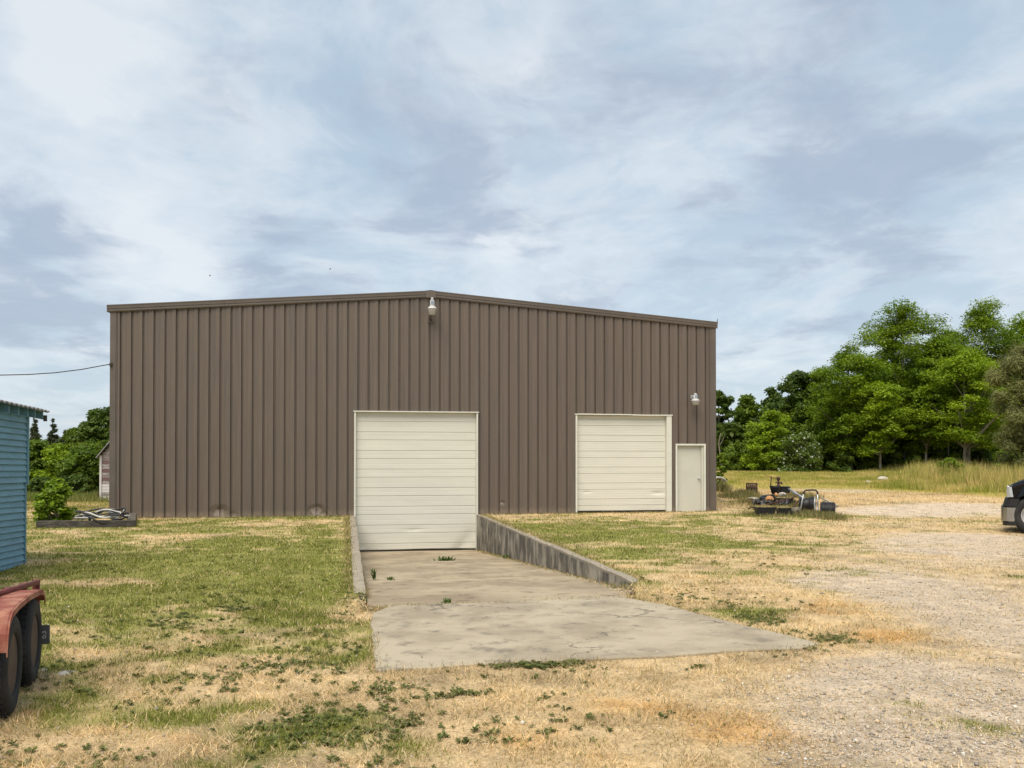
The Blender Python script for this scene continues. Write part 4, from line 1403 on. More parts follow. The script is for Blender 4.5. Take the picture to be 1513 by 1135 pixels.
m = MB(); m.lathe([(.07, 0), (.075, .02), (.045, .04), (.045, .1), (.06, .11), (.06, .14), (.04, .15), (.038, .2), (.055, .22), (.07, .26), (.065, .3), (.03, .32), (0, .325)], 16); m.build('pump_body', M['rust'], o)
m = MB(); m.tube([q(1148, 713), q(1145.5, 712.5)], .02, 8); m.tube([q(1151, 712.5), q(1154.5, 714.5), q(1155, 716)], .02, 8); m.lathe([(.05, -.02), (.05, .02), (0, .02)], 12, q(1154.5, 714), Matrix.Rotation(R(90), 3, 'Y')); m.build('spout', M['rust'], o)
m = MB(); m.tube([q(1150, 706.5), q(1145, 706.3), q(1139.5, 706.3)], .016, 6); m.tube([q(1139.5, 704), q(1139, 712), q(1138.5, 719.5)], .018, 6); m.build('lever', M['rust'], o)
m = MB(); m.tube([q(1139.5, 706.3), q(1134, 704), q(1129.5, 700.5)], .008, 5); m.build('thin_rod', M['rust'], o)
rock('stone', 1136.5, 737, YB - 1.1, 15.5, 9.5, M['rock_orange'], 'large orange stone lying against the left black tyre', 'stone', 2, depth=.3, group='stones in the scrap heap')
rock('stone', 1147, 730.7, YB - .3, 6.5, 6, M['rock_orange'], 'small orange stone resting on the tyres', 'stone', 6, group='stones in the scrap heap')
rock('stone', 1155.5, 730.5, YB - .3, 11.5, 6.5, M['rock'], 'pale grey stone resting on the right tyre', 'stone', 8, group='stones in the scrap heap')
rock('stone', 1113, 737.2, YB - .3, 19, 5.5, M['darkrock'], 'flat greyish slab stone left of the scrap heap', 'stone', 4, depth=.5, group='stones in the scrap heap')
rock('stone', 1128, 741, YB - 1.2, 12, 3, M['rock'], 'thin pale flat stone in front of the orange one', 'stone', 14, depth=.3, group='stones in the scrap heap')

r_ = random.Random(31)
for k_, (px, py, ang, L_, lab) in enumerate(((1163, 741, .4, .5, 'thin dark iron bar sticking out of the scrap left of the hose reel'), (1133, 748, -.2, .6, 'thin dark iron bar lying above the front left tub'), (1178, 745, 1.0, .45, 'bent dark iron bar between the log and the hose reel'))):
    p = at(px, py, 29.2); o = empty('iron_bar', p, ang, lab, 'iron bar', 'iron bars in the scrap heap')
    m = MB(); m.tube([(-L_, 0, -.08), (-L_ * .2, .05, .03), (L_ * .3, 0, .10), (L_ * .8, -.1, .22)], .022, 6); m.build('bar', M['rust'], o)
p = at(1140, 743.5, 29.6); o = empty('black_sheeting', p, 0, 'crumpled black plastic sheet under the orange stone', 'plastic sheet')
nx = 14; V = []; F_ = []
for i in range(nx + 1):
    for j in range(7):
        V.append((-.55 + 1.1 * i / nx, -.25 + .5 * j / 6, .06 * math.sin(i * 1.9 + j) + .07 * math.sin(j * 2.3 - i * .7) + .03))
for i in range(nx):
    for j in range(6): F_.append((i * 7 + j, (i + 1) * 7 + j, (i + 1) * 7 + j + 1, i * 7 + j + 1))
m = MB(); m.add(V, F_); m.build('sheet', M['black'], o).modifiers.new('thick', 'SOLIDIFY').thickness = .012

# rusty wire basket
p = on_ground(1110.5, 731); s = FPX / p.y; w_ = 15.5 / s; h = 16.5 / s
o = empty('rusty_basket', p, .15, 'dark rusty wire basket standing left of the scrap heap', 'basket')
for nm, zs in (('hoop', [0.03, h * .33, h * .66, h]),):
    for z in zs:
        m = MB(); m.tube([(w_ / 2 * math.cos(2 * PI * i / 20), w_ / 2 * math.sin(2 * PI * i / 20), z) for i in range(20)], .022, 6, closed=True); m.build('hoop', M['rust'], o)
for i in range(14):
    a = 2 * PI * i / 14
    m = MB(); m.tube([(w_ / 2 * math.cos(a), w_ / 2 * math.sin(a), -.03), (w_ / 2 * math.cos(a + .1), w_ / 2 * math.sin(a + .1), h)], .02, 5); m.build('upright', M['rust'], o)
m = MB(); m.lathe([(0, .02), (w_ * .42, .02), (w_ * .44, h * .7), (w_ * .2, h * .85), (0, h * .9)], 12); m.build('rusty_contents', M['rust'], o)

# white curved tub and plank at the building corner
p = on_ground(1063, 727); s = FPX / p.y
o = empty('tipped_barrow', p, .2, 'tipped white wheelbarrow tray half hidden by the building corner', 'wheelbarrow')
m = MB(); n = 14
for k in range(n):
    a0 = -1.2 + 2.3 * k / n; a1 = -1.2 + 2.3 * (k + 1) / n; rr = .40
    P = [(rr * math.sin(a0) * .95, y, .22 + rr * math.cos(a0)) for y in (0, .5)]; Q = [(rr * math.sin(a1) * .95, y, .22 + rr * math.cos(a1)) for y in (0, .5)]
    m.hexa([P[0], Q[0], Q[1], P[1], (P[0][0], 0, P[0][2] + .03), (Q[0][0], 0, Q[0][2] + .03), (Q[1][0], .5, Q[1][2] + .03), (P[1][0], .5, P[1][2] + .03)])
m.build('tray', M['white'], o)
m = MB(); m.tube([(-.3, .1, .02), (-.05, .1, .35), (.1, .1, .55)], .022, 7); m.tube([(-.3, .4, .02), (-.05, .4, .35), (.1, .4, .55)], .022, 7); m.build('legs_frame', M['black'], o)
m = MB(); m.lathe([(.03, -.04), (.15, -.04), (.17, 0), (.15, .04), (.03, .04)], 18, (-.22, .25, .2), Matrix.Rotation(R(90), 3, 'X')); m.build('wheel', M['rock'], o)
pa = on_ground(1073.5, 727); pb = at(1083, 720, pa.y + .6)
o = empty('plank', pa, 0, 'grey plank propped in the weeds near the building corner', 'plank'); d = pb - pa
m = MB(); m.hexa([(0, 0, 0), (.02, .12, 0), (.02 + d.x, .12 + d.y, d.z), (d.x, d.y, d.z), (0, 0, .04), (.02, .12, .04), (.02 + d.x, .12 + d.y, d.z + .04), (d.x, d.y, d.z + .04)]); m.build('board', M['oldwood_pale'], o)
for px, py, wpx, hpx, sd_, lab in ((1305, 707.5, 19, 8, 21, 'pale boulder at the edge of the tall field grass'), (1283, 712, 9, 4, 22, 'small pale stone left of the field boulder'), (1317, 706, 10, 6, 25, 'small grey stone right of the field boulder')):
    q_ = on_ground(px, py + hpx / 2); rock('boulder', px, py, q_.y, wpx, hpx, M['rock'], lab, 'boulder', sd_, group='stones at the edge of the field')

# birds
for px, py, sp_, lab in ((309, 407, .5, 'tiny dark bird flying in the sky left of the roof ridge'), (487, 397, .6, 'tiny dark bird flying in the sky nearer the roof ridge')):
    p = at(px, py, 150); o = empty('bird', p, .5, lab, 'bird', 'birds in the sky')
    m = MB(); m.lathe([(0, -.18), (.05, -.08), (.06, .05), (.03, .14), (0, .17)], 8, (0, 0, 0), Matrix.Rotation(R(90), 3, 'Y')); m.build('body', M['black'], o)
    for s_ in (-1, 1):
        m = MB(); m.hexa([(-.07, 0, -.008), (.07, 0, -.008), (.05, s_ * .3, .10), (-.06, s_ * .33, .10), (-.07, 0, .008), (.07, 0, .008), (.05, s_ * .3, .115), (-.06, s_ * .33, .115)]); m.build('wing', M['black'], o)


# ------------------------------------------------------------------ foliage
def leaf_arrays(C, N, size, asp):
    """diamond leaves: centres C, normals N, half lengths size"""
    n = len(C)
    N = N / np.maximum(np.linalg.norm(N, axis=1, keepdims=True), 1e-6)
    r = rng.normal(size=(n, 3)); T = np.cross(N, r); T /= np.maximum(np.linalg.norm(T, axis=1, keepdims=True), 1e-6)
    B = np.cross(N, T)
    s = size[:, None]
    V = np.stack([C - T * s, C + B * s * asp, C + T * s, C - B * s * asp], 1)
    return V.reshape(-1, 3), np.arange(4 * n).reshape(n, 4)


def tube_np(mb, pts, r0, r1, n=5):
    k = len(pts); mb.tube(pts, [r0 + (r1 - r0) * i / (k - 1) for i in range(k)], n, caps=False)


def tree(name, label, cat, base, H, Rr, seed, cols, cb=.3, ncl=50, nlf=300, leaf=.085, asp=.5, flat=.28, group=None, shape='dome', mat='leaf', bark='bark', trunks=1, tr=.12, lean=(0, 0), updir=.9,
         clump=(.26, .42), flowers=0, limbs=True, spread=0.0, ragged=.15):
    r = np.random.default_rng(seed)
    o = empty(name, base, 0, label, cat, group)
    cen = []
    for i in range(ncl):
        h = cb + (1 - cb) * (i + .5) / ncl if shape != 'cone' else cb + (1 - cb) * ((i + .5) / ncl) ** .85
        q = (h - cb) / (1 - cb)
        if shape == 'dome': env = math.sqrt(max(.02, 1 - (2 * q - .75) ** 2 / 1.6)) if q > .375 else .62 + .9 * q
        elif shape == 'umbrella': env = .35 + .75 * q if q < .8 else .95 * (1 - (q - .8) * 2.2)
        elif shape == 'cone': env = 1.0 - q * .97
        else: env = math.sqrt(max(.05, 1 - (q - .35) ** 2 * 2.0))
        a = r.uniform(0, 2 * PI); rad = env * Rr * math.sqrt(r.uniform(.08, 1)) * (.86 if q < .9 else .55) * (1 + ragged * r.normal())
        cen.append((rad * math.cos(a) + lean[0] * h * H, rad * math.sin(a) + lean[1] * h * H, h * H * (1 + ragged * .12 * r.normal()) - r.uniform(0, .05) * H))
    cen = np.array(cen)
    crad = r.uniform(clump[0], clump[1], ncl) * Rr * (1.0 if shape != 'cone' else 1)
    if shape == 'cone': crad *= np.clip(1.2 - 1.0 * (cen[:, 2] / H), .22, 1)
    top = cen[:, 2].argmax(); cen[top, :2] = np.array(lean) * H + r.normal(0, .08 * Rr, 2); cen[top, 2] = H * .97; crad[top] *= .6
    # trunk and limbs
    mb = MB(); rr = random.Random(seed)
    for k in range(trunks):
        off = Vector((0, 0, 0)) if trunks == 1 else Vector((rr.uniform(-.35, .35), rr.uniform(-.3, .3), 0))
        n = 7; pts = []
        for i in range(n):
            f = i / (n - 1) * .92
            pts.append(Vector((lean[0] * f * H + rr.uniform(-.03, .03) * H * .25 * (i > 0), lean[1] * f * H + rr.uniform(-.03, .03) * H * .25 * (i > 0), f * H - (.15 if i == 0 else 0))) + off * (1 + f * 1.5))
        tube_np(mb, pts, tr, tr * .22, 7)
        if limbs:
            for i in range(0, ncl, max(1, ncl // 22)):
                c = Vector(cen[i]); h0 = max(cb * H * .75, c.z - math.hypot(c.x, c.y) * rr.uniform(.5, .9) - .3)
                f = min(.9, h0 / (H * .92)); j = f * (n - 1); a = int(j); st = pts[a].lerp(pts[min(n - 1, a + 1)], j - a)
                mid = st.lerp(c, .55) + Vector((0, 0, .12 * (c - st).length * rr.uniform(-.3, .6)))
                tube_np(mb, [st, mid, c], tr * (.5 - .3 * f), .015, 4)
    mb.build('trunk', M[bark], o)
    ii = np.repeat(np.arange(ncl), (nlf * (crad / crad.mean()) ** 1.6).astype(int))
    n = len(ii)
    g = r.normal(size=(n, 3)); g /= np.linalg.norm(g, axis=1, keepdims=True)
    rad = r.uniform(.15, 1, n) ** .55 * (1 + np.abs(r.normal(0, .16, n)))
    # uneven clumps: each has its own lobes
    lob = 1 + .35 * np.sin(g[:, 0] * 5 + ii * 1.7) * np.sin(g[:, 1] * 4 + ii * 2.3)
    P = g * (rad * lob)[:, None] * crad[ii][:, None]
    P[:, 2] *= flat
    P[:, 2] -= spread * (P[:, 0] ** 2 + P[:, 1] ** 2) / np.maximum(crad[ii], .1)
    C = cen[ii] + P
    N = g * (1 - updir) + r.normal(0, .38, (n, 3)); N[:, 2] += updir
    sz = leaf * r.uniform(.6, 1.35, n)
    V, F = leaf_arrays(C, N, sz, asp)
    mixv = np.clip(r.normal(.5, .22, ncl)[ii] + r.normal(0, .16, n), 0, 1)[:, None]
    tn = np.ones((n, 4)); tn[:, :3] = (np.array(cols[0]) * (1 - mixv) + np.array(cols[1]) * mixv) * r.uniform(.8, 1.2, (n, 1))
    if flowers:
        fl = (r.uniform(size=n) < flowers) & (rad > .7)
        keep = ~fl
        Vf, Ff = leaf_arrays(C[fl] + g[fl] * .04, N[fl], sz[fl] * .8, .9)
        tf = np.ones((fl.sum(), 4)); tf[:, :3] = .62
        npmesh('blossom', Vf, Ff, M['leaf'], o, tf)
        V, F = leaf_arrays(C[keep], N[keep], sz[keep], asp); tn = tn[keep]
    npmesh('crown', V, F, M[mat], o, tn)
    return o


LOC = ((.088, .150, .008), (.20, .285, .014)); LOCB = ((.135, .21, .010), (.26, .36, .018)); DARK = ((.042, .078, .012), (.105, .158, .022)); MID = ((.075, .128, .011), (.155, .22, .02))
OLIVE = ((.11, .118, .036), (.20, .205, .065)); PINE = ((.030, .042, .016), (.062, .075, .030)); BRIGHT = ((.11, .165, .012), (.19, .27, .022))


def tree_at(px, top, Y, wpx, **kw):
    X = (px - CX) / FPX * Y; z = float(G(X, Y)); s = FPX / Y
    return dict(base=Vector((X, Y, z - .05)), H=EYE + (HOR - top) / s - z, Rr=wpx / 2 / s, **kw)


def T(name, label, px, top, Y, wpx, cat='tree', **kw):
    if name == 'locust_tree': wpx *= 1.22
    if name == 'broadleaf_tree': kw.update(ncl=int(kw['ncl'] * 1.9), nlf=int(kw['nlf'] * .62), clump=(.14, .34), ragged=.26); wpx *= 1.08
    return tree(name, label, cat, **tree_at(px, top, Y, wpx, **kw))


GR = 'trees along the right edge of the field'
big = dict(group=GR, cols=LOC, shape='dome', flat=.42, nlf=300, leaf=.10, asp=.45, ncl=130, tr=.13, cb=.17, spread=.15, clump=(.13, .36), updir=.75, ragged=.28)
T('locust_tree', 'tallest tree of the right wood, its narrow top rising above the others', 1335, 446, 70, 118, seed=1, **{**big, 'ncl': 150, 'cb': .17})
T('locust_tree', 'broad tree with a leaning pale trunk at the left end of the high wood', 1258, 510, 67, 116, seed=2, lean=(-.03, 0), **{**big, 'cb': .2})
T('locust_tree', 'tall tree whose thin flat top sprig stands up near the right edge', 1455, 450, 72, 116, seed=3, **big)
T('locust_tree', 'bright layered tree with a forked grey trunk behind the two saplings', 1428, 520, 64, 108, seed=4, trunks=2, **{**big, 'cols': LOCB, 'cb': .28})
T('locust_tree', 'high full crowned tree at the right frame edge above the olive pine', 1515, 468, 74, 104, seed=5, **big)
T('locust_tree', 'mid height tree between the tallest tree and the forked trunk tree', 1385, 500, 68, 92, seed=6, **{**big, 'cb': .3})
T('locust_tree', 'rear tree filling the skyline between the two tallest tops', 1400, 484, 77, 96, seed=16, **big)
T('locust_tree', 'rear tree just under the tallest top, closing the sky gap', 1318, 500, 74, 84, seed=18, **big)
T('locust_tree', 'shorter leafy tree joining the dark rounded tree to the high wood', 1216, 545, 72, 70, seed=17, **{**big, 'ncl': 80})
T('locust_tree', 'small layered tree in front of the tallest trunk', 1300, 560, 65, 84, seed=7, **{**big, 'ncl': 70, 'cb': .26, 'tr': .10, 'cols': LOCB})
T('locust_tree', 'slim tree with a straight bare trunk just right of the tallest tree', 1369, 560, 65.5, 66, seed=8, **{**big, 'ncl': 60, 'cb': .3, 'tr': .10})
T('broadleaf_tree', 'dark green rounded tree left of the high wood with a ragged tip', 1178, 548, 73, 74, seed=9, group=GR, cols=DARK, shape='dome', flat=.6, nlf=330, ncl=50, leaf=.12, asp=.6, tr=.14, cb=.12, updir=.55)
T('broadleaf_tree', 'dark tree standing right beside the metal building corner', 1062, 576, 76, 46, seed=10, group=GR, cols=DARK, shape='dome', flat=.6, nlf=280, ncl=40, leaf=.12, asp=.6, tr=.12, cb=.15, updir=.5)
T('broadleaf_tree', 'dark pointed tree second from the metal building corner', 1106, 584, 75, 50, seed=11, group=GR, cols=MID, shape='dome', flat=.7, nlf=280, ncl=40, leaf=.12, asp=.6, tr=.12, cb=.12, updir=.45)
T('broadleaf_tree', 'narrow dark tree squeezed between the pointed tree and the rounded one', 1142, 574, 77, 52, seed=12, group=GR, cols=DARK, shape='dome', flat=.6, nlf=280, ncl=40, leaf=.12, asp=.6, tr=.12, cb=.12, updir=.5)
T('broadleaf_tree', 'yellow green bushy tree in front of the dark rounded tree', 1138, 606, 68, 70, seed=13, group=GR, cols=LOCB, shape='round', flat=.5, nlf=300, ncl=42, leaf=.10, asp=.5, tr=.09, cb=.08, updir=.6)
T('flowering_shrub', 'white flowering shrub at the foot of the right wood', 1184, 640, 66, 66, cat='shrub', seed=14, cols=((.07, .115, .02), (.15, .21, .04)), shape='round', flat=.6, nlf=280, ncl=36, leaf=.085, asp=.55, tr=.05, cb=.04, updir=.45, flowers=.06)
T('olive_pine', 'dull olive pine cut by the right frame edge behind the truck', 1512, 512, 52, 92, cat='pine', seed=15, cols=OLIVE, shape='round', flat=.75, nlf=700, ncl=64, leaf=.12, asp=.14, tr=.14, cb=.16, updir=.35, mat='needle', bark='barkdark')
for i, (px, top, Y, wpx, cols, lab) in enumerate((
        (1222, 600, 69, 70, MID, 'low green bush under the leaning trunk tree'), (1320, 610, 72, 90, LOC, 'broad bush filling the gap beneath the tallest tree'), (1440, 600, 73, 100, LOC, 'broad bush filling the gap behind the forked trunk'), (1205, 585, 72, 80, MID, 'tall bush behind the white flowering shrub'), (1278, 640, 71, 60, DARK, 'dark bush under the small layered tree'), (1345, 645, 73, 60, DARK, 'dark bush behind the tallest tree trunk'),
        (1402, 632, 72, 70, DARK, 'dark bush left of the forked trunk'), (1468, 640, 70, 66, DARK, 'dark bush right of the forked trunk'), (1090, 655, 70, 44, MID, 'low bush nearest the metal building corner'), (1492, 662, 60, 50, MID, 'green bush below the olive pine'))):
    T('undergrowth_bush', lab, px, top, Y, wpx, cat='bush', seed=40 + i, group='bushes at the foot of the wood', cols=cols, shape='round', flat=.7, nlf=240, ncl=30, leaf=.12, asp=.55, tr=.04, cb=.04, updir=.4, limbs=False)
for i, (px, top, Y, wpx, lab) in enumerate(((1400, 676, 53, 44, 'wide bright sapling growing out of the field grass'), (1444, 690, 46, 24, 'narrow bright sapling nearest the truck'), (1066, 668, 45, 22, 'small bright sapling against the metal building corner'))):
    T('sapling', lab, px, top, Y, wpx, cat='sapling', seed=60 + i, group='saplings in the field', cols=BRIGHT, shape='round', flat=.35, nlf=70, ncl=16, leaf=.085, asp=.5, tr=.03, cb=.15, updir=.8)
for i, (px, top, Y, wpx, lab) in enumerate(((1245, 668, 66, 40, 'low green thicket left of the leaning trunk foot'), (1283, 672, 66.5, 36, 'low green thicket under the small layered tree'), (1318, 664, 67, 44, 'low green thicket left of the tallest trunk'), (1352, 672, 66, 34, 'low green thicket right of the tallest trunk'), (1384, 660, 67, 44, 'low green thicket behind the wide sapling'), (1414, 668, 65, 34, 'low green thicket at the forked trunk foot'), (1452, 662, 66, 50, 'low green thicket above the narrow sapling'))):
    T('undergrowth_bush', lab, px, top, Y, wpx, cat='bush', seed=140 + i, group='bushes at the foot of the wood', cols=MID if i % 2 else ((.055, .095, .012), (.13, .19, .022)), shape='round', flat=.6, nlf=130, ncl=34, leaf=.10, asp=.5, tr=.03, cb=.04, updir=.5, limbs=False, clump=(.18, .36), ragged=.3)
# bare trunks seen in the shade of the wood
for i, (px, top, Y, rad, lab) in enumerate(((1342, 625, 68, .07, 'thin bare trunk just right of the tallest tree'), (1356, 650, 68, .05, 'thin pale dead stem between two trunks'), (1231, 650, 69, .06, 'thin bare trunk left of the leaning tree'), (1063, 640, 66, .06, 'thin pale trunk beside the building corner'), (1400, 640, 69, .05, 'slender stem in the shade left of the forked trunk'), (1480, 640, 68, .05, 'slender stem in the shade right of the forked trunk'))):
    X = (px - CX) / FPX * Y; z = float(G(X, Y)); H = EYE + (HOR - top) * Y / FPX - z
    o = empty('bare_trunk', (X, Y, z), 0, lab, 'tree trunk', 'thin trunks in the wood')
    m = MB(); tube_np(m, [Vector((0, 0, -.1)), Vector((.08, .05, H * .4)), Vector((-.05 + .1 * i % .3, 0, H * .75)), Vector((.1, 0, H))], rad, rad * .5, 6)
    tube_np(m, [Vector((.05, .0, H * .7)), Vector((.3, .1, H * .85)), Vector((.45, .1, H * 1.0))], rad * .5, .01, 4); m.build('stem', M['bark'], o)

# left side trees
GL = 'trees behind the lawn on the left'
for i, (px, top, Y, wpx, shape, cols, lab) in enumerate((
        (52, 617, 112, 34, 'cone', PINE, 'pointed dark pine nearest the blue shed'), (78, 617, 115, 28, 'cone', PINE, 'slender dark pine with a thin ragged tip'), (96, 634, 118, 30, 'cone', PINE, 'lower dark pine between the slender pine and the pale tree'),
        (22, 625, 112, 50, 'cone', PINE, 'dark pine hidden behind the blue shed'), (-30, 615, 115, 60, 'cone', PINE, 'dark pine left of the frame edge'))):
    T('pine_tree', lab, px, top, Y, wpx, cat='pine', seed=80 + i, group=GL, cols=cols, shape=shape, flat=.55, nlf=230, ncl=46, leaf=.22, asp=.16, tr=.16, cb=.12, updir=.4, mat='needle', bark='barkdark', clump=(.35, .55))
for i, (px, top, Y, wpx, cols, lab) in enumerate(((145, 606, 105, 62, DARK, 'large dark leafy tree rising beside the metal building'), (112, 632, 108, 40, MID, 'grey green tree with open top left of the large dark tree'), (128, 626, 114, 30, DARK, 'loose ragged tree between the grey green and the large dark one'), (175, 600, 105, 60, DARK, 'dark leafy tree behind the building corner'))):
    T('broadleaf_tree', lab, px, top, Y, wpx, seed=90 + i, group=GL, cols=cols, shape='dome', flat=.6, nlf=240, ncl=44, leaf=.18, asp=.6, tr=.18, cb=.12, updir=.5)
for i, (px, top, Y, wpx, lab) in enumerate(((128, 655, 42, 76, 'tall rounded bright green hedge bush next to the grey barn'), (88, 658, 43.5, 66, 'bright green hedge bush in the middle of the left thicket'), (50, 650, 44, 60, 'bright green hedge bush next to the blue shed'), (8, 650, 45, 70, 'bright hedge bush hidden behind the blue shed'), (160, 650, 46, 50, 'bright green bush behind the grey barn'))):
    T('hedge_bush', lab, px, top, Y, wpx, cat='bush', seed=100 + i, group='bright bushes of the left thicket', cols=LOCB if i % 2 else ((.075, .125, .012), (.145, .215, .02)), shape='round', flat=.5, nlf=420, ncl=44, leaf=.07, asp=.5, tr=.05, cb=.03, updir=.6, limbs=False)
for i, (px, top, Y, wpx, lab) in enumerate(((112, 700, 40.5, 50, 'low dark bush in front of the left thicket'), (70, 705, 40.8, 50, 'low dark bush at the left foot of the thicket'), (152, 722, 36.8, 14, 'small brownish bush against the grey barn'))):
    T('hedge_bush', lab, px, top, Y, wpx, cat='bush', seed=110 + i, group='low bushes before the left thicket', cols=DARK if i < 2 else ((.09, .085, .03), (.13, .11, .04)), shape='round', flat=.6, nlf=220, ncl=24, leaf=.07, asp=.5, tr=.03, cb=.03, updir=.5, limbs=False)
# shrub in the planting bed
sx, sy = gz0(76, 774).x, gz0(76, 774).y + .25
tree('bed_shrub', 'bright leafy shrub growing at the end of the dark timber bed', 'shrub', Vector((sx, sy, 0)), EYE + (HOR - 708) * sy / FPX, .46, 120, ((.085, .145, .010), (.23, .33, .02)), cb=.08, ncl=36, nlf=95, leaf=.06, asp=.55, flat=.6, shape='round', tr=.02, updir=.6, clump=(.3, .45))


def mass(name, label, n, xr, yr, hfun, cols, leaf, kind='stuff'):
    X = rng.uniform(*xr, n); Y = rng.uniform(*yr, n)
    hm = hfun(X); Z = G(X, Y) + hm * rng.uniform(0, 1, n) ** .9
    C = np.stack([X, Y, Z], 1)
    V, F = leaf_arrays(C, rng.normal(0, .6, (n, 3)) + np.array([0, -.25, .5]), leaf * rng.uniform(.6, 1.4, n), .6)
    mx = np.clip(fbm(X, Z, 3.0, 77, 3) + rng.normal(0, .15, n), 0, 1)[:, None]
    tn = np.ones((n, 4)); tn[:, :3] = np.array(cols[0]) * (1 - mx) + np.array(cols[1]) * mx
    o = npmesh(name, V, F, M['leaf'], None, tn); tag(o, label, kind=kind); return o


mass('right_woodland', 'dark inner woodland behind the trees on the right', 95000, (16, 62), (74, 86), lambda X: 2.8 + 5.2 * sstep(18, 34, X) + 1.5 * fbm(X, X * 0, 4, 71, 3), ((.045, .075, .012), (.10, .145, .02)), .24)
mass('left_woodland', 'far dark woodland closing the view on the left', 26000, (-90, 0), (118, 128), lambda X: 3.4 + 2.0 * fbm(X, X * 0, 5, 72, 3), DARK, .42)
mass('far_woodland', 'far woodland hidden behind the metal building', 9000, (0, 26), (100, 110), lambda X: 4.0 + 2.0 * fbm(X, X * 0, 5, 73, 3), DARK, .5)


# ------------------------------------------------------------------ grass
def blades(name, label, X, Y, h, wd, lean, col, mat='grass', Z=None, kind='stuff'):
    n = len(X)
    Z = (G(X, Y) if Z is None else Z) - .004
    a = rng.uniform(0, 2 * PI, n); b = rng.uniform(0, 2 * PI, n)
    V = np.zeros((n, 3, 3))
    V[:, 0] = np.stack([X - np.cos(a) * wd / 2, Y - np.sin(a) * wd / 2, Z], 1)
    V[:, 1] = np.stack([X + np.cos(a) * wd / 2, Y + np.sin(a) * wd / 2, Z], 1)
    V[:, 2] = np.stack([X + np.cos(b) * h * np.sin(lean), Y + np.sin(b) * h * np.sin(lean), Z + h * np.cos(lean) + .006], 1)
    t = np.ones((n, 4)); t[:, :3] = col
    return tag(npmesh(name, V.reshape(-1, 3), np.arange(3 * n).reshape(n, 3), M[mat], None, t), label, kind=kind)


def lawn(n, d0, d1):
    D = d0 * (d1 / d0) ** rng.uniform(0, 1, n)
    X = rng.uniform(-1, 1, n) * (.60 * D + 1.0)
    ok = ~no_grass(X, D)
    X, D = X[ok], D[ok]
    g, o, k, f = zones(X, D)
    keep = rng.uniform(size=len(X)) > k * .78
    X, D, g, o, k = X[keep], D[keep], g[keep], o[keep], k[keep]
    tuft = fbm(X, D, .28, 91, 2)
    ok = rng.uniform(size=len(X)) < .35 + 1.1 * sstep(.3, .7, tuft)
    return X[ok], D[ok], g[ok], o[ok], k[ok], tuft[ok]


X, Y, g, o_, k, tuft = lawn(640000, 3.3, 33)
n = len(X)
isg = rng.uniform(size=n) < g * .80 + .05
jit = rng.uniform(.6, 1.3, (n, 1)) * (.5 + .98 * fbm(X, Y, .55, 93, 4, .65))[:, None]
gcol = C_GREEN * (1 - .35 * rng.uniform(size=(n, 1))) + np.array([.05, .04, 0]) * rng.uniform(0, 1, (n, 1)) * (1 - g[:, None])
dcol = (C_STRAW * (1 - o_[:, None]) + C_ORANGE * o_[:, None]); dcol = dcol * (1 - .5 * (rng.uniform(size=(n, 1)) < .18))
pale = (rng.uniform(size=n) < .10)[:, None]; dcol = np.where(pale, np.array([.55, .47, .33]), dcol)
col = np.where(isg[:, None], gcol, dcol) * jit
h = np.where(isg, rng.uniform(.015, .045, n), rng.uniform(.02, .075, n)) * (.7 + .7 * tuft) * (1 - .4 * k) + .0006 * Y
lean = np.where(isg, np.abs(rng.normal(.55, .3, n)), np.abs(rng.normal(1.2, .28, n))).clip(0, 1.53)
blades('lawn_grass', 'short dry and green grass blades of the mown lawn', X, Y, h, .0026 + .00055 * Y, lean, col)

# grass hanging over the edges of the concrete and along the walls and building foot
ex, ey, ed = [], [], []
for i in range(len(APRON)):
    (x0, y0), (x1, y1) = APRON[i], APRON[(i + 1) % len(APRON)]
    L_ = math.hypot(x1 - x0, y1 - y0); q = int(L_ * 260)
    if 11 <= i <= 15: q = int(L_ * 110)
    t_ = rng.uniform(0, 1, q); w_ = rng.normal(0, .05, q)
    keep = fbm(x0 + (x1 - x0) * t_, y0 + (y1 - y0) * t_, .8, 95, 3) + rng.uniform(-.12, .12, q) > .52
    ex.append((x0 + (x1 - x0) * t_ + rng.normal(0, .05, q))[keep]); ey.append((y0 + (y1 - y0) * t_ + w_)[keep])
u_, v_ = [], []
for (ua, va, ub, vb, dens, sp_) in ((uL - WT - .05, .0, uL - WT - .05, vL_end, 260, .05), (uR + WT + .05, 0, uR + WT + .05, vR_end, 220, .06), (0, .06, D1[0] - .2, .06, 200, .05), (D1[1] + .25, .06, BW, .06, 240, .06), (uL + .03, .4, uL + .03, vL_end, 60, .03), (uR - .05, .4, uR - .05, 5.0, 180, .06), (uR - .06, 5, uR - .06, vR_end, 90, .06),
                                    (uL + .1, V_J1 + .01, uR - .1, V_J1 + .01, 8, .015), (uL, V_END - .02, uR - .6, V_END - .03, 200, .05)):
    L_ = math.hypot(ub - ua, vb - va); q = int(L_ * dens); t_ = rng.uniform(0, 1, q)
    u_.append(ua + (ub - ua) * t_ + rng.normal(0, sp_, q)); v_.append(va + (vb - va) * t_ + np.abs(rng.normal(0, sp_, q)))
u_ = np.concatenate(u_); v_ = np.concatenate(v_)
xx, yy = xy(u_, v_)
inr = (u_ > uL) & (u_ < uR) & (v_ < V_END)
zz = np.where(inr, ramp_z(v_), G(xx, yy))
X = np.concatenate([np.concatenate(ex), xx]); Y = np.concatenate([np.concatenate(ey), yy]); Z = np.concatenate([np.full(sum(map(len, ex)), .008), zz])
n = len(X); grn = (rng.uniform(size=n) < .45)[:, None]
col = np.where(grn, C_GREEN * .85, C_STRAW * .8) * rng.uniform(.5, 1.2, (n, 1))
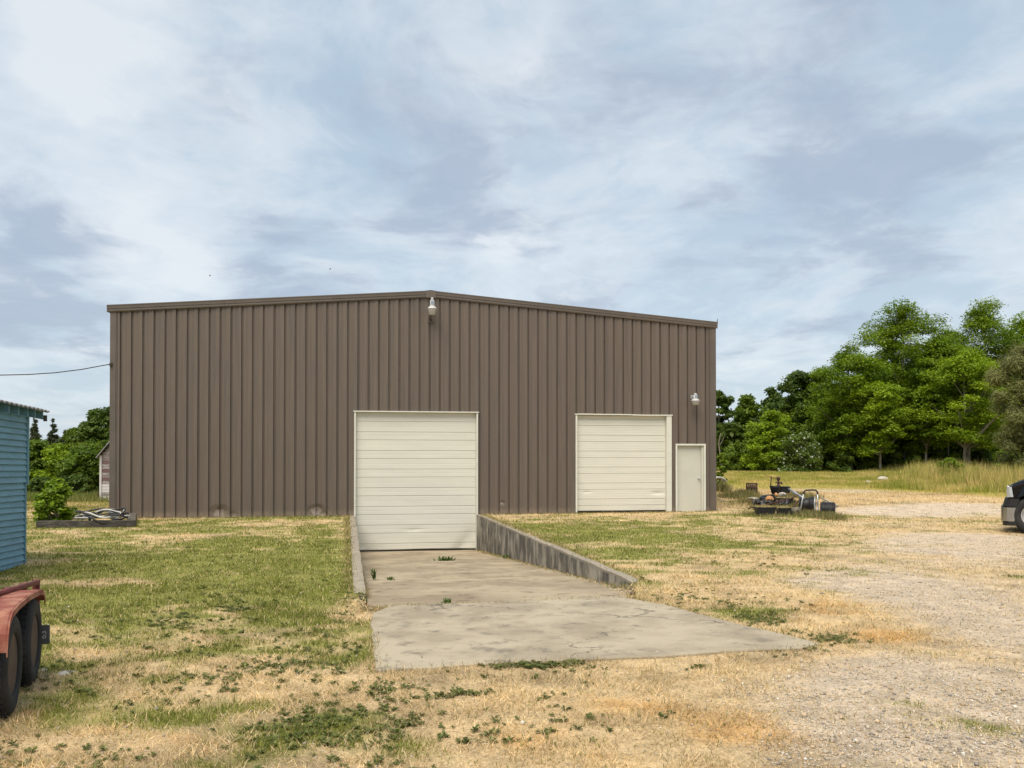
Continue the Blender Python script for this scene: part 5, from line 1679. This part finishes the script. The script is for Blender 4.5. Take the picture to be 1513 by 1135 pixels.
blades('edge_grass', 'ragged grass along the concrete edges, walls and building foot', X, Y, rng.uniform(.02, .085, n), .004 + .0005 * Y, np.abs(rng.normal(.95, .35, n)).clip(0, 1.5), col, Z=Z)

# broad leaved weeds flat on the lawn
WEED_P = [(440, 1075, 85, 32, 1), (600, 1075, 70, 20, .5), (640, 1105, 80, 32, 1), (700, 1120, 60, 20, .8), (560, 1020, 90, 18, .5), (330, 1000, 60, 12, .35), (640, 1040, 50, 12, .6), (690, 1030, 40, 8, .5), (480, 945, 70, 25, .3), (300, 900, 120, 30, .3), (355, 905, 30, 9, .8), (1085, 902, 60, 13, .9), (1030, 885, 50, 10, .7), (1120, 915, 50, 9, .7), (790, 985, 60, 4, 1), (870, 980, 40, 4, .8), (930, 972, 50, 4, .8), (420, 985, 60, 12, .4), (200, 925, 90, 25, .25), (540, 880, 20, 40, .4), (1230, 945, 30, 6, .5), (990, 985, 40, 4, .5)]
wx, wy, wr = [], [], []
for px, py, rx, ry, wt in WEED_P:
    x, y, a, b = PT(px, py, rx, ry)
    q = int(420 * wt * min(2.2, max(.35, a * b * 1.6)))
    xx = x + rng.normal(0, .55, q) * a; yy = y + rng.normal(0, .55, q) * b
    ok = (fbm(xx, yy, .45, 97, 3) > .44)
    wx.append(xx[ok]); wy.append(yy[ok])
wx = np.concatenate(wx); wy = np.concatenate(wy)
ok = ~no_grass(wx, wy) & (wy > 3.2); wx, wy = wx[ok], wy[ok]
q = 3400; yy = 3.5 * (19 / 3.5) ** rng.uniform(0, 1, q); xx = rng.uniform(-.6, .35, q) * yy
ok = ~no_grass(xx, yy) & (fbm(xx, yy, .7, 98, 3) + .25 * (fbm(xx, yy, 4, 99, 2) - .5) > .53) & (xx < .35 * yy) & (xx > -.6 * yy); wx = np.concatenate([wx, xx[ok]]); wy = np.concatenate([wy, yy[ok]])
nr = len(wx); per = 15
cx_ = np.repeat(wx, per); cy_ = np.repeat(wy, per); rs = np.repeat(rng.lognormal(-3.6, .45, nr).clip(.010, .048), per); n = nr * per
az = rng.uniform(0, 2 * PI, n); el = rng.uniform(.05, .75, n); ln = rs * rng.uniform(.6, 1.3, n); lw = ln * rng.uniform(.13, .24, n)
base = np.stack([cx_, cy_, G(cx_, cy_) + .004], 1)
dr = np.stack([np.cos(az) * np.cos(el), np.sin(az) * np.cos(el), np.sin(el)], 1); sd_ = np.stack([-np.sin(az), np.cos(az), np.zeros(n)], 1)
tip = base + dr * ln[:, None]; tip[:, 2] -= ln * .25 * rng.uniform(0, 1, n)
mid = base + dr * (ln * .58)[:, None] + np.array([0, 0, .006])
V = np.stack([base, mid + sd_ * lw[:, None], tip, mid - sd_ * lw[:, None]], 1).reshape(-1, 3)
tn = np.ones((n, 4)); mx = np.repeat(rng.uniform(0, 1, nr), per)[:, None]
tn[:, :3] = (C_DKGREEN * (1 - mx) + np.array([.15, .165, .05]) * mx) * rng.uniform(.7, 1.3, (n, 1))
tag(npmesh('broadleaf_weeds', V, np.arange(4 * n).reshape(n, 4), M['grass'], None, tn), 'dark green low broad leaved weeds spreading in the dry lawn', kind='stuff')

# single weeds in the ramp joints
for i, (px, py, hpx, z, lab) in enumerate(((553, 858, 18, ramp_z(12.0), 'upright weed in the left corner of the ramp'), (577, 858, 6, ramp_z(12.0), 'small round weed beside the upright one in the ramp joint'), (657, 831, 10, ramp_z(5.6), 'weed clump in the ramp nearest the door'), (660, 892, 8, ramp_z(16.8), 'spiky weed in the joint between ramp and apron'), (752, 826, 7, ramp_z(5.5), 'weed clump at the foot of the right retaining wall'))):
    p_ = gz0(px, py, float(z)); s = FPX / p_.y; hh = hpx / s
    n = 40 if i != 2 else 70
    az = rng.uniform(0, 2 * PI, n); el = rng.uniform(.3, 1.4, n); bz = rng.uniform(0, hh * .75, n) if i in (0,) else rng.uniform(0, .02, n); ln = hh * rng.uniform(.3, .5, n) if i == 0 else hh * rng.uniform(.6, 1.1, n)
    base = np.stack([rng.normal(0, .012 if i == 0 else hh * .5, n), rng.normal(0, .012 if i == 0 else .03, n), bz], 1)
    dr = np.stack([np.cos(az) * np.cos(el), np.sin(az) * np.cos(el), np.sin(el)], 1); sd_ = np.stack([-np.sin(az), np.cos(az), np.zeros(n)], 1); lw = ln * .16
    V = np.stack([base, base + dr * (ln * .5)[:, None] + sd_ * lw[:, None], base + dr * ln[:, None], base + dr * (ln * .5)[:, None] - sd_ * lw[:, None]], 1).reshape(-1, 3)
    tn = np.ones((n, 4)); tn[:, :3] = np.array([.06, .10, .02]) * rng.uniform(.6, 1.4, (n, 1))
    o = npmesh('weed', V, np.arange(4 * n).reshape(n, 4), M['grass'], None, tn, loc=p_); tag(o, lab, 'weed', 'weeds in the ramp')

# tall grass of the field and the left strip
n = 150000
Y = rng.uniform(35, 68, n); X = rng.uniform(8, 44, n)
den = sstep(.0, 1, (Y - (45 - .1 * (X - 8) - 8.0 * sstep(15, 19, X) + 4 * (fbm(X, Y, 5, 61, 3) - .5) + 5 * (fbm(X, Y, 1.3, 67, 3) - .5))) / 3.5)
ok = rng.uniform(size=n) < den; X, Y = X[ok], Y[ok]; n = len(X)
tall = fbm(X, Y, 3, 62, 3); frontR = sstep(.36, .46, X / Y)
h = (.14 + .70 * sstep(.42, .68, tall) * frontR + .14 * frontR) * rng.uniform(.45, 1.35, n)
mx = np.clip(fbm(X, Y, 1.6, 63, 4, .6) * 2.6 - .85 + rng.normal(0, .2, n), 0, 1)[:, None]
col = (np.array([.22, .25, .035]) * (1 - mx) + np.array([.58, .44, .18]) * mx) * rng.uniform(.7, 1.25, (n, 1))
blades('field_grass', 'tall yellow green field grass before the right wood', X, Y, h, .035, np.abs(rng.normal(.25, .15, n)), col)
n = 26000
Y = rng.uniform(35.5, 42, n); X = rng.uniform(-27, -13, n)
mx = np.clip(fbm(X, Y, 1.8, 64, 3) * 1.4 - .35 + rng.normal(0, .15, n), 0, 1)[:, None]
blades('strip_grass', 'tall green grass strip before the left thicket', X, Y, rng.uniform(.12, .38, n), .025, np.abs(rng.normal(.25, .15, n)), (np.array([.12, .16, .03]) * (1 - mx) + np.array([.28, .26, .10]) * mx) * rng.uniform(.7, 1.25, (n, 1)))
# far mown lawn left and yard grass right
n = 60000
D = rng.uniform(30, 48, n); X = np.where(rng.uniform(size=n) < .35, rng.uniform(-.56, -.40, n), rng.uniform(.20, .60, n)) * D
g, o_, k, f = zones(X, D); ok = (rng.uniform(size=n) > .9 * k) & ~no_grass(X, D); X, D = X[ok], D[ok]; n = len(X)
blades('yard_grass', 'thin short grass of the yard beyond the building', X, D, rng.uniform(.03, .10, n), .022, np.abs(rng.normal(.6, .3, n)).clip(0, 1.4), zone_colour(X, D) * rng.uniform(.7, 1.2, (n, 1)))
# weeds among the junk
n = 14000
c_ = [(1128, 743, 30, .30), (1150, 752, 30, .26), (1130, 762, 22, .14), (1196, 762, 22, .2), (1222, 766, 16, .26), (1085, 735, 22, .25), (1100, 733, 14, .35), (1068, 727, 5, .5), (1180, 735, 25, .3), (1165, 745, 20, .2)]
xs, ys_, hs = [], [], []
for px, py, rx, hh in c_:
    q = n // len(c_); p_ = on_ground(px, py); s = FPX / p_.y
    xs.append(p_.x + rng.normal(0, .6, q) * rx / s); ys_.append(p_.y + rng.normal(0, .5, q)); hs.append(hh * rng.uniform(.3, 1, q))
X = np.concatenate(xs); Y = np.concatenate(ys_); h = np.concatenate(hs); n = len(X)
mx = rng.uniform(size=(n, 1)); col = (np.array([.10, .12, .03]) * (1 - mx) + np.array([.34, .28, .13]) * mx) * rng.uniform(.6, 1.2, (n, 1))
ok = ~no_grass(X, Y)
blades('rank_grass', 'rank half dry grass growing through the scrap heap', X[ok], Y[ok], h[ok], .02, np.abs(rng.normal(.4, .25, n)).clip(0, 1.3)[ok], col[ok])
# spiky plant at the building corner
p_ = on_ground(1068.5, 728); s = FPX / p_.y; m = MB(); r_ = random.Random(2)
o = empty('spiky_plant', p_, 0, 'dark spiky yucca like plant beside the white barrow tray', 'plant')
for k_ in range(26):
    a = r_.uniform(0, 2 * PI); e = r_.uniform(.9, 1.5); L_ = r_.uniform(.28, .5); w_ = .018
    d = Vector((math.cos(a) * math.cos(e), math.sin(a) * math.cos(e), math.sin(e))); sdv = Vector((-math.sin(a), math.cos(a), 0)) * w_
    V = np.array([(0, 0, 0), tuple(d * L_ * .4 + sdv), tuple(d * L_), tuple(d * L_ * .4 - sdv)])
    npmesh('leaf', V, np.array([[0, 1, 2, 3]]), M['grass'], o, np.array([[.035, .055, .018, 1]]))

# ------------------------------------------------------------------ gravel
n = 210000
D = 3.3 * (20 / 3.3) ** rng.uniform(0, 1, n); X = rng.uniform(-.62, .62, n) * D
g, o_, k, f = zones(X, D)
ok = (rng.uniform(size=n) < (k * (.35 + .8 * sstep(.4, .65, fbm(X, D, .6, 81, 3))) + .02)) & ~no_grass(X, D)
# some grit washed on to the apron
X, D = X[ok], D[ok]
q = 420; ax_ = rng.uniform(-2.6, 6, q); ay_ = rng.uniform(6.6, 12, q); ok = in_poly(ax_, ay_, APRON) & (rng.uniform(size=q) < .55)
gz_ = np.concatenate([G(X, D), np.full(ok.sum(), .028)])
X = np.concatenate([X, ax_[ok]]); D = np.concatenate([D, ay_[ok]]); n = len(X)
sz = rng.lognormal(-5.35, .5, n).clip(.002, .022)
octv = np.array([(1, 0, 0), (0, 1, 0), (-1, 0, 0), (0, -1, 0), (0, 0, .75), (0, 0, -.75)]); octf = np.array([(0, 1, 4), (1, 2, 4), (2, 3, 4), (3, 0, 4), (1, 0, 5), (2, 1, 5), (3, 2, 5), (0, 3, 5)])
an = rng.uniform(0, 2 * PI, n); c_, s_ = np.cos(an), np.sin(an)
B = octv[None] * (rng.uniform(.6, 1.3, (n, 6, 1))) * sz[:, None, None]
B[:, :, 0] *= rng.uniform(.8, 1.6, (n, 1))
V = np.stack([B[:, :, 0] * c_[:, None] - B[:, :, 1] * s_[:, None] + X[:, None], B[:, :, 0] * s_[:, None] + B[:, :, 1] * c_[:, None] + D[:, None], B[:, :, 2] + (gz_ + sz * .35)[:, None]], 2)
F = (octf[None] + (np.arange(n) * 6)[:, None, None]).reshape(-1, 3)
mx = rng.uniform(size=(n, 1)); tone = np.where(mx < .25, [.27, .24, .21], np.where(mx < .6, [.44, .375, .29], np.where(mx < .86, [.44, .33, .21], [.56, .52, .45]))) * rng.uniform(.75, 1.2, (n, 1))
tn = np.ones((n * 8, 4)); tn[:, :3] = np.repeat(tone, 8, 0)
tag(npmesh('gravel', V.reshape(-1, 3), F, M['pebble'], None, tn), 'loose grey and tan gravel of the drive', kind='stuff')
